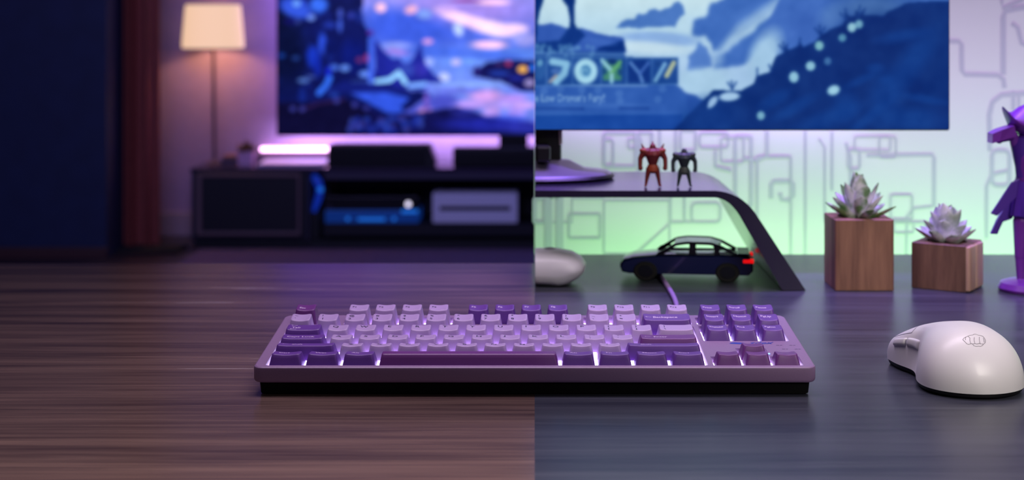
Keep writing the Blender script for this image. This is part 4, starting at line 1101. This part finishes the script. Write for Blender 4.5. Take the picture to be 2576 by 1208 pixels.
for i, (a, b) in enumerate((('~','`'),('!','1'),('@','2'),('#','3'),('$','4'),('%','5'),('^','6'),('&','7'),('*','8'),('(','9'),(')','0'),('_','-'),('+','='))):
    keycap('n', i, 1, m_light, [(a, .08, .62, .0037), (b, .08, .16, .0042)], label='light lavender keycap')
keycap('n', 13, 2, m_purple, [('#left', .0, .45, 0), ('Backspace', .18, .38, .0042)], m_lleg, label='violet backspace keycap')
for i, s in enumerate(('Insert','Home','PgUp')): keycap('n', 15.25+i, 1, m_purple, [(s, .04, .55, .0036)], m_lleg, label='violet keycap')
keycap('q', 0, 1.5, m_purple, [('#left', .04, .80, 0), ('Tab', .10, .36, .0040), ('#left', .05, .12, 0)], m_lleg, label='violet tab keycap')
for i, s in enumerate('QWERTYUIOP'): keycap('q', 1.5+i, 1, m_light, [(s, .12, .55, .0052)], label='light lavender keycap')
for i, (a, b) in enumerate((('{','['),('}',']'))): keycap('q', 11.5+i, 1, m_light, [(a, .12, .60, .0040), (b, .12, .14, .0040)], label='light lavender keycap')
keycap('q', 13.5, 1.5, m_light, [('|', .10, .60, .0040), ('\\', .10, .10, .0044)], label='light lavender keycap')
for i, s in enumerate(('Delete','End','PgDn')): keycap('q', 15.25+i, 1, m_purple, [(s, .04, .52, .0035)], m_lleg, label='violet keycap')
keycap('a', 0, 1.75, m_purple, [('Caps Lock', .06, .36, .0044)], m_lleg, label='violet caps lock keycap')
for i, s in enumerate('ASDFGHJKL'): keycap('a', 1.75+i, 1, m_light, [(s, .12, .50, .0056)], label='light lavender keycap')
for i, (a, b) in enumerate(((':',';'),('"',"'"))): keycap('a', 10.75+i, 1, m_light, [(a, .2, .62, .0040), (b, .2, .16, .0044)], label='light lavender keycap')
keycap('a', 12.75, 2.25, m_plum, [('#left', .04, .42, 0), ('Enter', .22, .34, .0042)], m_lleg, label='plum enter keycap')
keycap('z', 0, 2.25, m_purple, [('#left', .03, .55, 0), ('Shift', .22, .45, .0042)], m_lleg, label='violet shift keycap')
for i, s in enumerate('ZXCVBNM'): keycap('z', 2.25+i, 1, m_light, [(s, .22, .58, .0052)], label='light lavender keycap')
for i, (a, b) in enumerate((('<',','),('>','.'),('?','/'))): keycap('z', 9.25+i, 1, m_light, [(a, .3, .70, .0038)], label='light lavender keycap')
keycap('z', 12.25, 2.75, m_purple, [('#left', .03, .55, 0), ('Shift', .16, .45, .0042)], m_lleg, label='violet shift keycap')
for i, s in enumerate(('Ctrl','Win','Alt')): keycap('ctrl', 1.25*i, 1.25, m_purple, [(s, .14, .55, .0042)], m_lleg, label='violet keycap')
keycap('ctrl', 3.75, 6.25, m_plum, convex=True, label='plum space bar')
for i, s in enumerate(('Alt','Fn','Menu','Ctrl')): keycap('ctrl', 10+1.25*i, 1.25, m_purple, [(s, .14, .55, .0042)], m_lleg, label='violet keycap')
for i in range(3): keycap('ctrl', 15.25+i, 1, m_plum, label='plum arrow keycap')
keycap('z', 16.25, 1, m_plum, label='plum arrow keycap')
# blue mascot-free mark, maker's script and indicator letters on the case
m_bl = mat('blue_print', (50, 64, 170), .5)
bm = bmesh.new()
def flat(pts, mi=0):
    f = bm.faces.new([bm.verts.new((x, y, ZC+.00008)) for x, y in pts]); f.material_index = mi
lx0, ly0 = .1378, .0562
flat([(lx0+.0050*math.cos(t)*(1+.12*math.sin(2*t)), ly0+.0022*math.sin(t)+.0004*math.cos(3*t)) for t in [2*PI*i/24 for i in range(24)]])
obj('blue_mark', bm, m_bl, kb)
bm = bmesh.new()
vs, fs = text_geo('zdex', .0082, .0001)
for f in fs: 
    flat([(lx0+.0080+vs[i][0]+vs[i][1]*.45, ly0-.0018+vs[i][1]) for i in f])
flat([(lx0+.020,ly0-.0006),(lx0+.0245,ly0+.0026),(lx0+.0250,ly0+.0022),(lx0+.021,ly0-.0014)])
obj('script_logo', bm, m_bl, kb)
bm = bmesh.new()
for k_, (ox, oy) in enumerate(((.0320,-.0052),(.0345,-.0145),(.0410,-.0052),(.0430,-.0145))):
    flat([(lx0+ox-.006,ly0+oy),(lx0+ox-.004,ly0+oy),(lx0+ox-.004,ly0+oy+.0006),(lx0+ox-.006,ly0+oy+.0006)])
    flat([(lx0+ox-.0034,ly0+oy),(lx0+ox-.002,ly0+oy),(lx0+ox-.002,ly0+oy+.0006),(lx0+ox-.0034,ly0+oy+.0006)])
obj('indicator_marks', bm, m_dleg, kb)
bm = bmesh.new(); lathe(bm, [(.0007, ZC+.0001),(.0007, ZC+.0006)], X0+17.30*U, ROW['z']-.0035, n=12)
obj('indicator_light', bm, mat('blue_white_light', (160,190,255), .3, emit=(110,160,255), estr=2.5), kb)

# braided cable running back from the keyboard under the riser and the car
bm = bmesh.new()
pts = []
ctrl = [(.1075,.980+.1312,.0125),(.1080,1.16,.0065),(.1165,1.24,.0024),(.1205,1.30,.0024),(.1205,1.36,.0024),(.1190,1.43,.0024),(.118,1.50,.0024),(.120,1.56,.0024)]
for i in range(len(ctrl)-1):
    p0 = Vector(ctrl[max(i-1,0)]); p1 = Vector(ctrl[i]); p2 = Vector(ctrl[i+1]); p3 = Vector(ctrl[min(i+2,len(ctrl)-1)])
    for t in [j/8 for j in range(8)]:
        pts.append(.5*((2*p1)+(-p0+p2)*t+(2*p0-5*p1+4*p2-p3)*t*t+(-p0+3*p1-3*p2+p3)*t**3))
pts.append(Vector(ctrl[-1])); pts = [Vector((p.x, p.y, max(p.z, .00235))) for p in pts]
tube(bm, pts, .0021, 12)
cab = obj('cable', bm, mat('lilac_cable', (150, 122, 170), .5), smooth=True)
tag(cab, 'thin lilac cable running from the back of the keyboard under the riser', 'cable')
